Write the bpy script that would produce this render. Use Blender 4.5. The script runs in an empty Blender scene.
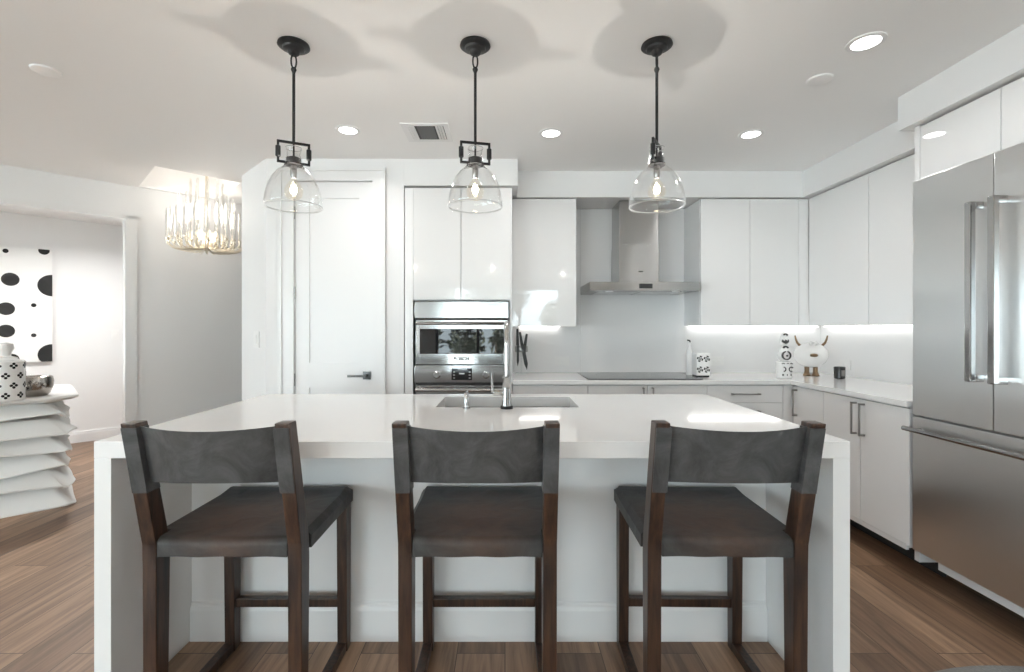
import bpy, bmesh, math, random
from mathutils import Vector, Matrix
random.seed(7)
S = bpy.context.scene
COL = S.collection
R = math.radians
PI = math.pi

# ------------------------------------------------------------------ camera
HC = 1.285                      # lens height above the floor
cam_d = bpy.data.cameras.new('camera')
cam = bpy.data.objects.new('camera', cam_d)
COL.objects.link(cam)
cam.location = (0, 0, HC)
cam.rotation_euler = (R(90), 0, 0)
cam_d.sensor_width = 36
cam_d.lens = 480 / 1024 * 36
cam_d.shift_x = 7 / 1024
cam_d.shift_y = -7.2 / 1024
cam_d.clip_start = 0.05
S.camera = cam

# ------------------------------------------------------------------ world, exposure, daylight
S.view_settings.view_transform = 'Standard'
S.view_settings.look = 'None'
S.view_settings.gamma = 1
S.view_settings.use_curve_mapping = False
S.view_settings.exposure = 0.04
S.cycles.max_bounces = 14
S.cycles.diffuse_bounces = 8
S.cycles.glossy_bounces = 6
S.cycles.transparent_max_bounces = 16
S.cycles.sample_clamp_indirect = 6
S.cycles.caustics_reflective = False
S.cycles.caustics_refractive = False

W = bpy.data.worlds.new('sky')
S.world = W
W.use_nodes = True
bg = W.node_tree.nodes['Background']
bg.inputs['Color'].default_value = (0.80, 0.915, 1.0, 1)
bg.inputs['Strength'].default_value = 10.5

WIN = [(-1.75, 1.45, 0.06, 2.36), (-8.0, -2.6, 0.06, 2.36)]     # glass doors behind the camera; the wider one is added for light
YB = -5.2                                                         # that wall
CEIL = 2.508


def lamp(name, kind, loc, power, size=0.1, rot=(0, 0, 0), color=(1, 1, 1), shape='DISK', size_y=None, **kw):
    d = bpy.data.lights.new(name, kind)
    d.energy = power
    d.color = color
    if kind == 'AREA':
        d.shape = shape
        d.size = size
        if size_y:
            d.size_y = size_y
    elif kind in ('POINT', 'SPOT'):
        d.shadow_soft_size = size
    for k, v in kw.items():
        setattr(d, k, v)
    o = bpy.data.objects.new(name, d)
    COL.objects.link(o)
    o.location = loc
    o.rotation_euler = rot
    return o


for x0, x1, z0, z1 in WIN:      # sky light entering by the glass doors
    p = lamp('window_daylight', 'AREA', ((x0 + x1) / 2, YB - 0.14, (z0 + z1) / 2), 1, x1 - x0, (R(90), 0, 0),
             shape='RECTANGLE', size_y=z1 - z0)
    p.data.cycles.is_portal = True

lamp('bounce_sun', 'SUN', (0, -12, 9), 135, 0, (R(-14), R(-8), 0), color=(1, .985, .97)).data.angle = R(1)   # added behind the house; its bounce off the terrace brightens the ceiling
LW0, LW1 = -4.6, 1.4    # unseen glass wall on the far left, added for more daylight
XL = -8.6
p = lamp('window_daylight', 'AREA', (XL - .17, (LW0 + LW1) / 2, 1.21), 1, LW1 - LW0, (R(90), 0, R(-90)), shape='RECTANGLE', size_y=2.3)
p.data.cycles.is_portal = True
P_DOWN = 5          # watts of one recessed ceiling light
P_BULB = 3.0           # one pendant bulb


# ------------------------------------------------------------------ materials
def new_mat(name):
    m = bpy.data.materials.new(name)
    m.use_nodes = True
    nt = m.node_tree
    return m, nt, nt.nodes['Principled BSDF']


def N(nt, kind, **kw):
    n = nt.nodes.new(kind)
    for k, v in kw.items():
        if k in n.inputs:
            n.inputs[k].default_value = v
        else:
            setattr(n, k, v)
    return n


def plain(name, col, rough=0.5, metal=0.0, spec=0.5, bump=0.0, bscale=200, coat=0.0, emit=None, estr=0, vary=0.0):
    m, nt, b = new_mat(name)
    b.inputs['Base Color'].default_value = (*col, 1)
    b.inputs['Roughness'].default_value = rough
    b.inputs['Metallic'].default_value = metal
    b.inputs['Specular IOR Level'].default_value = spec
    b.inputs['Coat Weight'].default_value = coat
    b.inputs['Coat Roughness'].default_value = 0.03
    tc = N(nt, 'ShaderNodeTexCoord')
    if vary:
        nz = N(nt, 'ShaderNodeTexNoise', Scale=bscale, Detail=4.0)
        nt.links.new(tc.outputs['Object'], nz.inputs['Vector'])
        mx = N(nt, 'ShaderNodeMix', data_type='RGBA')
        mx.inputs[6].default_value = (*[c * (1 - vary) for c in col], 1)
        mx.inputs[7].default_value = (*[min(1, c * (1 + vary)) for c in col], 1)
        nt.links.new(nz.outputs['Fac'], mx.inputs[0])
        nt.links.new(mx.outputs[2], b.inputs['Base Color'])
    if bump:
        nz = N(nt, 'ShaderNodeTexNoise', Scale=bscale, Detail=3.0)
        nt.links.new(tc.outputs['Object'], nz.inputs['Vector'])
        bp = N(nt, 'ShaderNodeBump', Strength=bump, Distance=0.002)
        nt.links.new(nz.outputs['Fac'], bp.inputs['Height'])
        nt.links.new(bp.outputs['Normal'], b.inputs['Normal'])
    if emit:
        b.inputs['Emission Color'].default_value = (*emit, 1)
        b.inputs['Emission Strength'].default_value = estr
    return m


def mat_floor():
    m, nt, b = new_mat('oak_plank_floor')
    tc = N(nt, 'ShaderNodeTexCoord')
    mp = N(nt, 'ShaderNodeMapping')
    mp.inputs['Rotation'].default_value = (0, 0, R(90))
    nt.links.new(tc.outputs['Object'], mp.inputs['Vector'])
    br = N(nt, 'ShaderNodeTexBrick', Scale=1.0)
    br.offset = 0.37
    br.inputs['Brick Width'].default_value = 1.9
    br.inputs['Row Height'].default_value = 0.19
    br.inputs['Mortar Size'].default_value = 0.0016
    br.inputs['Mortar Smooth'].default_value = 0.2
    br.inputs['Color1'].default_value = (0.0, 0.0, 0.0, 1)
    br.inputs['Color2'].default_value = (1, 1, 1, 1)
    br.inputs['Mortar'].default_value = (0.5, 0.5, 0.5, 1)
    nt.links.new(mp.outputs['Vector'], br.inputs['Vector'])
    # grain stretched along the plank, shifted per plank
    mp2 = N(nt, 'ShaderNodeMapping')
    mp2.inputs['Scale'].default_value = (26, 1.6, 1)
    add = N(nt, 'ShaderNodeVectorMath', operation='ADD')
    sc = N(nt, 'ShaderNodeVectorMath', operation='SCALE')
    sc.inputs['Scale'].default_value = 13.0
    nt.links.new(br.outputs['Color'], sc.inputs[0])
    nt.links.new(tc.outputs['Object'], add.inputs[0])
    nt.links.new(sc.outputs['Vector'], add.inputs[1])
    nt.links.new(add.outputs['Vector'], mp2.inputs['Vector'])
    g = N(nt, 'ShaderNodeTexNoise', Scale=1.0, Detail=8.0, Roughness=0.62, Distortion=0.6)
    nt.links.new(mp2.outputs['Vector'], g.inputs['Vector'])
    tone = N(nt, 'ShaderNodeMix', data_type='RGBA')
    tone.inputs[6].default_value = (0.165, 0.098, 0.060, 1)
    tone.inputs[7].default_value = (0.40, 0.262, 0.170, 1)
    nt.links.new(br.outputs['Color'], tone.inputs[0])
    ramp = N(nt, 'ShaderNodeValToRGB')
    ramp.color_ramp.elements[0].position = 0.33
    ramp.color_ramp.elements[0].color = (0.50, 0.46, 0.43, 1)
    ramp.color_ramp.elements[1].position = 0.68
    ramp.color_ramp.elements[1].color = (1.18, 1.15, 1.12, 1)
    nt.links.new(g.outputs['Fac'], ramp.inputs['Fac'])
    mul = N(nt, 'ShaderNodeMix', data_type='RGBA', blend_type='MULTIPLY')
    mul.inputs[0].default_value = 1
    nt.links.new(tone.outputs[2], mul.inputs[6])
    nt.links.new(ramp.outputs['Color'], mul.inputs[7])
    seam = N(nt, 'ShaderNodeMix', data_type='RGBA')
    seam.inputs[7].default_value = (0.05, 0.03, 0.02, 1)
    nt.links.new(br.outputs['Fac'], seam.inputs[0])
    nt.links.new(mul.outputs[2], seam.inputs[6])
    nt.links.new(seam.outputs[2], b.inputs['Base Color'])
    b.inputs['Roughness'].default_value = 0.42
    bp = N(nt, 'ShaderNodeBump', Strength=0.25, Distance=0.002)
    nt.links.new(g.outputs['Fac'], bp.inputs['Height'])
    nt.links.new(bp.outputs['Normal'], b.inputs['Normal'])
    return m


def mat_wood(name, c0, c1, rough=0.45):
    m, nt, b = new_mat(name)
    tc = N(nt, 'ShaderNodeTexCoord')
    mp = N(nt, 'ShaderNodeMapping')
    mp.inputs['Scale'].default_value = (60, 60, 5)
    nt.links.new(tc.outputs['Object'], mp.inputs['Vector'])
    g = N(nt, 'ShaderNodeTexNoise', Scale=1.0, Detail=6.0, Roughness=0.6, Distortion=0.5)
    nt.links.new(mp.outputs['Vector'], g.inputs['Vector'])
    r = N(nt, 'ShaderNodeValToRGB')
    r.color_ramp.elements[0].position = 0.35
    r.color_ramp.elements[0].color = (*c0, 1)
    r.color_ramp.elements[1].position = 0.7
    r.color_ramp.elements[1].color = (*c1, 1)
    nt.links.new(g.outputs['Fac'], r.inputs['Fac'])
    nt.links.new(r.outputs['Color'], b.inputs['Base Color'])
    b.inputs['Roughness'].default_value = rough
    bp = N(nt, 'ShaderNodeBump', Strength=0.2, Distance=0.001)
    nt.links.new(g.outputs['Fac'], bp.inputs['Height'])
    nt.links.new(bp.outputs['Normal'], b.inputs['Normal'])
    return m


def mat_leather(name, c0, c1, c2=None, rough=0.5):
    """c0-c1 mottled suede-like leather, c2 a worn brown patch in the middle."""
    m, nt, b = new_mat(name)
    tc = N(nt, 'ShaderNodeTexCoord')
    n1 = N(nt, 'ShaderNodeTexNoise', Scale=9.0, Detail=9.0, Roughness=0.72, Distortion=0.6)
    nt.links.new(tc.outputs['Object'], n1.inputs['Vector'])
    r = N(nt, 'ShaderNodeValToRGB')
    r.color_ramp.elements[0].position = 0.35
    r.color_ramp.elements[0].color = (*c0, 1)
    r.color_ramp.elements[1].position = 0.68
    r.color_ramp.elements[1].color = (*c1, 1)
    nt.links.new(n1.outputs['Fac'], r.inputs['Fac'])
    out = r.outputs['Color']
    if c2:
        g = N(nt, 'ShaderNodeTexCoord')
        mp = N(nt, 'ShaderNodeMapping')
        mp.inputs['Location'].default_value = (0, 0.1, -2.1)
        mp.inputs['Scale'].default_value = (3.6, 3.4, 3.3)
        nt.links.new(g.outputs['Object'], mp.inputs['Vector'])
        gr = N(nt, 'ShaderNodeTexGradient', gradient_type='SPHERICAL')
        nt.links.new(mp.outputs['Vector'], gr.inputs['Vector'])
        n2 = N(nt, 'ShaderNodeTexNoise', Scale=11.0, Detail=5.0, Distortion=0.8)
        nt.links.new(tc.outputs['Object'], n2.inputs['Vector'])
        mu = N(nt, 'ShaderNodeMath', operation='MULTIPLY')
        nt.links.new(gr.outputs['Fac'], mu.inputs[0])
        nt.links.new(n2.outputs['Fac'], mu.inputs[1])
        mr = N(nt, 'ShaderNodeMapRange')
        mr.inputs['From Min'].default_value = 0.04
        mr.inputs['From Max'].default_value = 0.36
        mr.inputs['To Max'].default_value = 0.9
        nt.links.new(mu.outputs[0], mr.inputs['Value'])
        mx = N(nt, 'ShaderNodeMix', data_type='RGBA')
        mx.inputs[7].default_value = (*c2, 1)
        nt.links.new(mr.outputs['Result'], mx.inputs[0])
        nt.links.new(out, mx.inputs[6])
        out = mx.outputs[2]
    nt.links.new(out, b.inputs['Base Color'])
    b.inputs['Roughness'].default_value = rough
    b.inputs['Sheen Weight'].default_value = 0.06
    b.inputs['Specular IOR Level'].default_value = 0.32
    n3 = N(nt, 'ShaderNodeTexNoise', Scale=160.0, Detail=3.0)
    nt.links.new(tc.outputs['Object'], n3.inputs['Vector'])
    n4 = N(nt, 'ShaderNodeTexNoise', Scale=9.0, Detail=2.0, Distortion=1.2)
    nt.links.new(tc.outputs['Object'], n4.inputs['Vector'])
    b1 = N(nt, 'ShaderNodeBump', Strength=0.15, Distance=0.001)
    nt.links.new(n3.outputs['Fac'], b1.inputs['Height'])
    b2 = N(nt, 'ShaderNodeBump', Strength=0.25, Distance=0.01)
    nt.links.new(n4.outputs['Fac'], b2.inputs['Height'])
    nt.links.new(b1.outputs['Normal'], b2.inputs['Normal'])
    nt.links.new(b2.outputs['Normal'], b.inputs['Normal'])
    return m


def mat_steel(name, col=(0.72, 0.72, 0.715), rough=0.28, grain=(1, 1, 260), aniso=0.6, strength=0.03, turn=0.0):
    m, nt, b = new_mat(name)
    b.inputs['Base Color'].default_value = (*col, 1)
    b.inputs['Metallic'].default_value = 1
    b.inputs['Roughness'].default_value = rough
    b.inputs['Anisotropic'].default_value = aniso
    b.inputs['Anisotropic Rotation'].default_value = turn
    tg = N(nt, 'ShaderNodeTangent', direction_type='RADIAL', axis='Z')
    nt.links.new(tg.outputs['Tangent'], b.inputs['Tangent'])
    tc = N(nt, 'ShaderNodeTexCoord')
    mp = N(nt, 'ShaderNodeMapping')
    mp.inputs['Scale'].default_value = grain
    nt.links.new(tc.outputs['Object'], mp.inputs['Vector'])
    nz = N(nt, 'ShaderNodeTexNoise', Scale=2.0, Detail=3.0)
    nt.links.new(mp.outputs['Vector'], nz.inputs['Vector'])
    bp = N(nt, 'ShaderNodeBump', Strength=strength, Distance=0.001)
    nt.links.new(nz.outputs['Fac'], bp.inputs['Height'])
    nt.links.new(bp.outputs['Normal'], b.inputs['Normal'])
    return m


def mat_glass(name, tint=(1, 1, 1), edge=0.55, rough=0.02, base=0.035):
    """thin clear glass: clear face on, reflecting towards its edges"""
    m = bpy.data.materials.new(name)
    m.use_nodes = True
    nt = m.node_tree
    nt.nodes.clear()
    out = N(nt, 'ShaderNodeOutputMaterial')
    tr = N(nt, 'ShaderNodeBsdfTransparent')
    tr.inputs['Color'].default_value = (*tint, 1)
    gl = N(nt, 'ShaderNodeBsdfGlossy')
    gl.inputs['Roughness'].default_value = rough
    gl.inputs['Color'].default_value = (0.95, 0.95, 0.95, 1)
    lw = N(nt, 'ShaderNodeLayerWeight', Blend=0.5)
    po = N(nt, 'ShaderNodeMath', operation='POWER')
    po.inputs[1].default_value = 2.6
    nt.links.new(lw.outputs['Facing'], po.inputs[0])
    mu = N(nt, 'ShaderNodeMath', operation='MULTIPLY_ADD', use_clamp=True)
    mu.inputs[1].default_value = edge
    mu.inputs[2].default_value = base
    mx = N(nt, 'ShaderNodeMixShader')
    nt.links.new(po.outputs[0], mu.inputs[0])
    nt.links.new(mu.outputs[0], mx.inputs['Fac'])
    nt.links.new(tr.outputs[0], mx.inputs[1])
    nt.links.new(gl.outputs[0], mx.inputs[2])
    nt.links.new(mx.outputs[0], out.inputs['Surface'])
    return m


M = {}
M['wall'] = plain('white_wall_paint', (0.80, 0.80, 0.80), 0.6, bump=0.05, bscale=300)
M['ceiling'] = plain('white_ceiling_paint', (0.88, 0.88, 0.875), 0.75, bump=0.05, bscale=250)
M['trim'] = plain('white_trim_enamel', (0.79, 0.79, 0.79), 0.28)
M['floor'] = mat_floor()
M['gloss'] = plain('glossy_white_lacquer', (0.76, 0.76, 0.757), 0.035, spec=0.5, coat=0.5)
M['satin'] = plain('satin_white_lacquer', (0.80, 0.80, 0.80), 0.22)
M['carcass'] = plain('white_carcass_board', (0.74, 0.74, 0.74), 0.4)
M['quartz'] = plain('polished_white_quartz', (0.80, 0.798, 0.792), 0.06, vary=0.015, bscale=30)
M['panel'] = plain('island_white_paint', (0.80, 0.80, 0.80), 0.3)
M['dark'] = plain('recess_shade_dark', (0.03, 0.028, 0.026), 0.6)  # near-black standing in for the shade in recesses and slots
M['steel'] = mat_steel('brushed_stainless_steel', aniso=0.85)
M['steel_smooth'] = mat_steel('polished_stainless_steel', (0.45, 0.45, 0.45), 0.12, aniso=0.2, strength=0.01)
M['hoodsteel'] = mat_steel('dark_brushed_hood_steel', (0.40, 0.395, 0.385), 0.26, aniso=0.9, turn=0.25)
M['chrome'] = plain('chrome', (0.50, 0.50, 0.50), 0.09, metal=1)
M['darknickel'] = plain('black_nickel_lever', (0.10, 0.10, 0.10), 0.35, metal=1)
M['nickel'] = plain('dark_nickel_handle', (0.34, 0.33, 0.32), 0.3, metal=1)
M['blackglass'] = plain('black_ceramic_glass', (0.010, 0.010, 0.011), 0.015)
M['blackmetal'] = plain('matte_black_iron', (0.016, 0.016, 0.017), 0.42, metal=0.3, bump=0.05)
M['blackplastic'] = plain('black_plastic', (0.015, 0.015, 0.015), 0.35)
M['walnut'] = mat_wood('dark_walnut_stain', (0.011, 0.0055, 0.0038), (0.066, 0.031, 0.017), 0.36)
M['leather'] = mat_leather('charcoal_leather', (0.030, 0.030, 0.031), (0.096, 0.097, 0.098))
M['seatleather'] = mat_leather('worn_charcoal_seat_leather', (0.010, 0.010, 0.010), (0.050, 0.048, 0.046), (0.105, 0.052, 0.030), 0.5)
M['shade'] = mat_glass('clear_lamp_glass', (0.965, 0.965, 0.96), 1.1)
M['rimglass'] = mat_glass('ground_glass_rim', (.95, .95, .95), 1.2, .3, base=.45)
M['pane'] = mat_glass('window_glass', (0.96, 0.98, 0.97), 0.5)
M['crystal'] = mat_glass('crystal_rod_glass', (0.97, 0.96, 0.94), 1.3, 0.2, base=.30)
M['bulb'] = mat_glass('bulb_glass', (1.0, 0.97, 0.92), 0.4)
M['filament'] = plain('glowing_filament', (1, 0.8, 0.5), 0.5, emit=(1, 0.86, 0.66), estr=30)
M['lens'] = plain('lit_downlight_lens', (0.9, 0.9, 0.9), 0.5, emit=(1, 0.98, 0.95), estr=8)
M['strip'] = plain('lit_led_strip', (0.9, 0.9, 0.9), 0.5, emit=(1, 0.975, 0.93), estr=3.4)
M['plaster'] = plain('matte_white_plaster', (0.80, 0.80, 0.79), 0.7, bump=0.1, bscale=60)
M['ceramic'] = plain('white_ceramic', (0.82, 0.82, 0.81), 0.15)
M['inkblack'] = plain('black_glaze', (0.02, 0.02, 0.02), 0.2)
M['canvas'] = plain('white_canvas', (0.82, 0.82, 0.81), 0.2)
M['silver'] = plain('tarnished_silver', (0.42, 0.39, 0.36), 0.22, metal=1, bump=0.6, bscale=22)
M['gold'] = plain('antique_brass', (0.26, 0.18, 0.11), 0.3, metal=1)
M['champagne'] = plain('champagne_gilt_metal', (0.82, 0.75, 0.62), 0.3, metal=0.8)
M['warmglow'] = plain('candle_bulb_glow', (1, 0.85, 0.6), 0.5, emit=(1, 0.84, 0.62), estr=4)
M['smoke'] = plain('smoked_dark_glass', (0.03, 0.03, 0.03), 0.1)
M['outlet'] = plain('white_plastic_plate', (0.82, 0.82, 0.81), 0.3)
M['rug'] = plain('grey_wool_rug', (0.24, 0.24, 0.235), 0.95, bump=1.0, bscale=120, vary=0.3)
M['leaf'] = plain('tree_leaves', (0.085, 0.095, 0.07), 0.6, vary=0.5, bscale=6)
M['bark'] = plain('tree_bark', (0.10, 0.075, 0.055), 0.8)
M['paving'] = plain('pale_terrace_paving', (0.72, 0.71, 0.69), 0.7, vary=0.05, bscale=3)  # kept pale so the unseen terrace throws light indoors
M['vellum'] = plain('dark_grey_grille', (0.10, 0.10, 0.10), 0.6)  # plain dark grey for the vent centre
M['acrylic'] = mat_glass('clear_acrylic', (0.96, 0.97, 0.97), 0.6)
M['screen'] = plain('oven_display', (0.01, 0.01, 0.012), 0.08)
M['print'] = plain('pale_display_print', (0.5, 0.5, 0.5), 0.5)
M['logo'] = plain('dark_logo_print', (0.015, 0.015, 0.015), 0.6)


# ------------------------------------------------------------------ mesh helpers
def MB():
    return bmesh.new()


def box(bm, x0, x1, y0, y1, z0, z1, bev=0.0, seg=2, mat=None):
    v = bmesh.ops.create_cube(bm, size=1)['verts']
    bmesh.ops.scale(bm, vec=(x1 - x0, y1 - y0, z1 - z0), verts=v)
    bmesh.ops.translate(bm, vec=((x0 + x1) / 2, (y0 + y1) / 2, (z0 + z1) / 2), verts=v)
    if bev:
        e = list({e for q in v for e in q.link_edges})
        r = bmesh.ops.bevel(bm, geom=e, offset=bev, segments=seg, profile=0.6, affect='EDGES')
        v = list({q for f in r['faces'] for q in f.verts} | {q for q in v if q.is_valid})
    if mat:
        bmesh.ops.transform(bm, matrix=mat, verts=[q for q in v if q.is_valid])
    return v


def prism(bm, pts, axis, a0, a1, bev=0.0):
    """extrude a closed 2-D outline along an axis ('x': pts are (y,z), 'y': (x,z), 'z': (x,y))"""
    def P(p, a):
        return {'x': (a, p[0], p[1]), 'y': (p[0], a, p[1]), 'z': (p[0], p[1], a)}[axis]
    lo = [bm.verts.new(P(p, a0)) for p in pts]
    hi = [bm.verts.new(P(p, a1)) for p in pts]
    n = len(pts)
    fs = [bm.faces.new(lo), bm.faces.new(hi[::-1])]
    for i in range(n):
        fs.append(bm.faces.new((lo[i], hi[i], hi[(i + 1) % n], lo[(i + 1) % n])))
    bmesh.ops.recalc_face_normals(bm, faces=fs)
    if bev:
        e = list({e for f in fs for e in f.edges})
        bmesh.ops.bevel(bm, geom=e, offset=bev, segments=2, profile=0.6, affect='EDGES')


def tube(bm, pts, r, n=12, cap=True, r1=None):
    """a round bar along a polyline"""
    pts = [Vector(p) for p in pts]
    rings = []
    prev = None
    for i, p in enumerate(pts):
        t = (pts[min(i + 1, len(pts) - 1)] - pts[max(i - 1, 0)]).normalized()
        if prev is None:
            a = Vector((0, 0, 1)) if abs(t.z) < 0.9 else Vector((1, 0, 0))
            u = t.cross(a).normalized()
        else:
            u = (prev - t * prev.dot(t)).normalized()
        prev = u
        w = t.cross(u)
        k = i / max(1, len(pts) - 1)
        rr = r if r1 is None else r + (r1 - r) * k
        rings.append([bm.verts.new(p + (u * math.cos(2 * PI * j / n) + w * math.sin(2 * PI * j / n)) * rr) for j in range(n)])
    for a, b in zip(rings, rings[1:]):
        for j in range(n):
            bm.faces.new((a[j], a[(j + 1) % n], b[(j + 1) % n], b[j]))
    if cap:
        bm.faces.new(rings[0][::-1])
        bm.faces.new(rings[-1])


def lathe(bm, prof, n=32, c=(0, 0, 0), cap=True, sx=1, sy=1):
    """revolve (radius, z) pairs about the vertical through c"""
    rings = []
    for r, z in prof:
        if r < 1e-5:
            rings.append([bm.verts.new((c[0], c[1], c[2] + z))])
        else:
            rings.append([bm.verts.new((c[0] + r * sx * math.cos(2 * PI * j / n), c[1] + r * sy * math.sin(2 * PI * j / n), c[2] + z)) for j in range(n)])
    fs = []
    for a, b in zip(rings, rings[1:]):
        for j in range(n):
            k = (j + 1) % n
            if len(a) == 1 and len(b) == 1:
                continue
            if len(a) == 1:
                fs.append(bm.faces.new((a[0], b[k], b[j])))
            elif len(b) == 1:
                fs.append(bm.faces.new((a[j], a[k], b[0])))
            else:
                fs.append(bm.faces.new((a[j], a[k], b[k], b[j])))
    if cap:
        for q in (rings[0], rings[-1]):
            if len(q) > 1:
                fs.append(bm.faces.new(q))
    bmesh.ops.recalc_face_normals(bm, faces=fs)


def disc_y(bm, cx, cz, r, y, n=28, clip=None):
    """an upright flat disc in the x-z plane at depth y, clipped to a rectangle"""
    pts = []
    for j in range(n):
        x = cx + r * math.cos(2 * PI * j / n)
        z = cz + r * math.sin(2 * PI * j / n)
        if clip:
            x = min(max(x, clip[0]), clip[1])
            z = min(max(z, clip[2]), clip[3])
        if not pts or (abs(pts[-1][0] - x) + abs(pts[-1][1] - z) > 1e-5):
            pts.append((x, z))
    if len(pts) > 2 and abs(pts[0][0] - pts[-1][0]) + abs(pts[0][1] - pts[-1][1]) < 1e-5:
        pts.pop()
    return pts


def obj(name, bm, mat, parent=None, smooth=True, loc=None, rot=None, flat_big=True):
    me = bpy.data.meshes.new(name)
    bm.normal_update()
    bm.to_mesh(me)
    bm.free()
    me.materials.append(M[mat] if isinstance(mat, str) else mat)
    if smooth:
        me.polygons.foreach_set('use_smooth', [True] * len(me.polygons))
        me.set_sharp_from_angle(angle=R(38))
        if flat_big:
            for p in me.polygons:
                if p.area > .003:
                    p.use_smooth = False
    o = bpy.data.objects.new(name, me)
    COL.objects.link(o)
    if parent:
        o.parent = parent
    if loc:
        o.location = loc
    if rot:
        o.rotation_euler = rot
    return o


def tag(o, label, cat, group=None):
    o['label'] = label
    o['category'] = cat
    if group:
        o['group'] = group
    return o


def thing(name, label, cat, loc=(0, 0, 0), rz=0.0, group=None):
    o = bpy.data.objects.new(name, None)
    o.empty_display_size = 0.1
    COL.objects.link(o)
    o.location = loc
    o.rotation_euler = (0, 0, rz)
    return tag(o, label, cat, group)


def struct(name, bm, mat, smooth=False, parent=None):
    o = obj(name, bm, mat, parent, smooth)
    if not parent:
        o['kind'] = 'structure'
    return o


def dup(root, loc, rz, label, group=None):
    r = root.copy()
    COL.objects.link(r)
    r.location = loc
    r.rotation_euler = (0, 0, rz)
    r['label'] = label
    if group:
        r['group'] = group
    for ch in list(root.children):
        c = ch.copy()
        COL.objects.link(c)
        c.parent = r
        for g in list(ch.children):
            d = g.copy()
            COL.objects.link(d)
            d.parent = c
    return r


def text_mesh(body, size, width=None):
    cu = bpy.data.curves.new('lettering', 'FONT')
    cu.body = body
    cu.size = size
    cu.align_x = 'CENTER'
    cu.align_y = 'CENTER'
    cu.extrude = 0.0004
    cu.offset = 0.0013
    t = bpy.data.objects.new('lettering', cu)
    COL.objects.link(t)
    dg = bpy.context.evaluated_depsgraph_get()
    me = bpy.data.meshes.new_from_object(t.evaluated_get(dg))
    bpy.data.objects.remove(t)
    bm = bmesh.new()
    bm.from_mesh(me)
    return bm


# ------------------------------------------------------------------ room shell
XR, YW = 2.69, 4.09                      # right wall, wall behind the hob
XL, YF = -8.6, 8.6                       # far limits of the house
U = Vector((math.sqrt(.5), math.sqrt(.5), 0))      # along the slanting hall wall
V = Vector((-math.sqrt(.5), math.sqrt(.5), 0))     # away behind it
P0 = Vector((-3.18, 4.14, 0))                      # right jamb of the hall opening


def slant(bm, s0, s1, v0, v1, z0, z1, origin=P0, bev=0.0):
    """a box laid along the slanting wall: s along it, v behind it"""
    mtx = Matrix(((U.x, V.x, 0, origin.x), (U.y, V.y, 0, origin.y), (0, 0, 1, 0), (0, 0, 0, 1)))
    return box(bm, s0, s1, v0, v1, z0, z1, bev, 2, mtx)


bm = MB(); box(bm, XL, XR + .15, YB - .1, YF, -.12, 0); struct('floor', bm, 'floor')

# ceiling with the square recess over the hall chandelier
hs0, hs1, hv0, hv1 = 0.012, 0.60, -0.765, -0.045
hole = [P0 + U * s + V * v for s, v in ((hs0, hv0), (hs1, hv0), (hs1, hv1), (hs0, hv1))]
outer = [Vector((XL, YB - .1, 0)), Vector((XR + .15, YB - .1, 0)), Vector((XR + .15, YF, 0)), Vector((XL, YF, 0))]
bm = MB()
zt = CEIL + 0.42
ho = [bm.verts.new((p.x, p.y, CEIL)) for p in hole]
ou = [bm.verts.new((p.x, p.y, CEIL)) for p in outer]
ht = [bm.verts.new((p.x, p.y, zt)) for p in hole]
for i in range(4):
    j = (i + 1) % 4
    bm.faces.new((ou[i], ou[j], ho[j], ho[i]))
    bm.faces.new((ho[i], ho[j], ht[j], ht[i]))
bm.faces.new(ht)
bmesh.ops.recalc_face_normals(bm, faces=bm.faces[:])
struct('ceiling', bm, 'ceiling')

bm = MB(); box(bm, XR, XR + .15, YB, YF, 0, CEIL); struct('wall_right', bm, 'wall')
bm = MB()
box(bm, XL - .15, XL, YB, LW0, 0, CEIL)
box(bm, XL - .15, XL, LW1, YF, 0, CEIL)
box(bm, XL - .15, XL, LW0, LW1, 2.36, CEIL)
box(bm, XL - .15, XL, LW0, LW1, 0, .06)
struct('wall_left', bm, 'wall')
bm = MB()
for i in range(5):
    y = LW0 + .03 + (LW1 - LW0 - .06) * i / 4
    box(bm, XL - .09, XL - .03, y - .03, y + .03, .06, 2.36)
box(bm, XL - .09, XL - .03, LW0, LW1, 2.31, 2.36)
box(bm, XL - .09, XL - .03, LW0, LW1, .06, .11)
w = struct('window_3', bm, 'blackmetal')  # added window, out of view, lets in extra daylight
bm = MB(); box(bm, XL - .064, XL - .058, LW0, LW1, .06, 2.36); obj('pane', bm, 'pane', w, False)
bm = MB(); box(bm, XL, XR, YF, YF + .15, 0, CEIL); struct('wall_far', bm, 'wall')
bm = MB(); box(bm, -1.70, XR, YW, YW + .15, 0, CEIL); struct('wall_back', bm, 'wall')

# wall behind the camera: one glass door, and a wider one added for light
bm = MB()
xs = [XL] + [v for w in sorted(WIN) for v in w[:2]] + [XR]
for a, b_ in zip(xs[0::2], xs[1::2]):
    box(bm, a, b_, YB - .12, YB, 0, CEIL)
for x0, x1, z0, z1 in WIN:
    box(bm, x0, x1, YB - .12, YB, z1, CEIL)
    box(bm, x0, x1, YB - .12, YB, 0, z0)
struct('wall_front', bm, 'wall')
for k, (x0, x1, z0, z1) in enumerate(WIN):
    bm = MB()
    n = 3
    for i in range(n + 1):
        x = x0 + (x1 - x0) * i / n
        x = min(max(x, x0 + .03), x1 - .03)
        box(bm, x - .03, x + .03, YB - .09, YB - .03, z0, z1)
    box(bm, x0, x1, YB - .09, YB - .03, z1 - .05, z1)
    box(bm, x0, x1, YB - .09, YB - .03, z0, z0 + .05)
    w = struct('window_%d' % (k + 1), bm, 'blackmetal')
    bm = MB(); box(bm, x0, x1, YB - .064, YB - .058, z0, z1); obj('pane', bm, 'pane', w, False)

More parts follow.
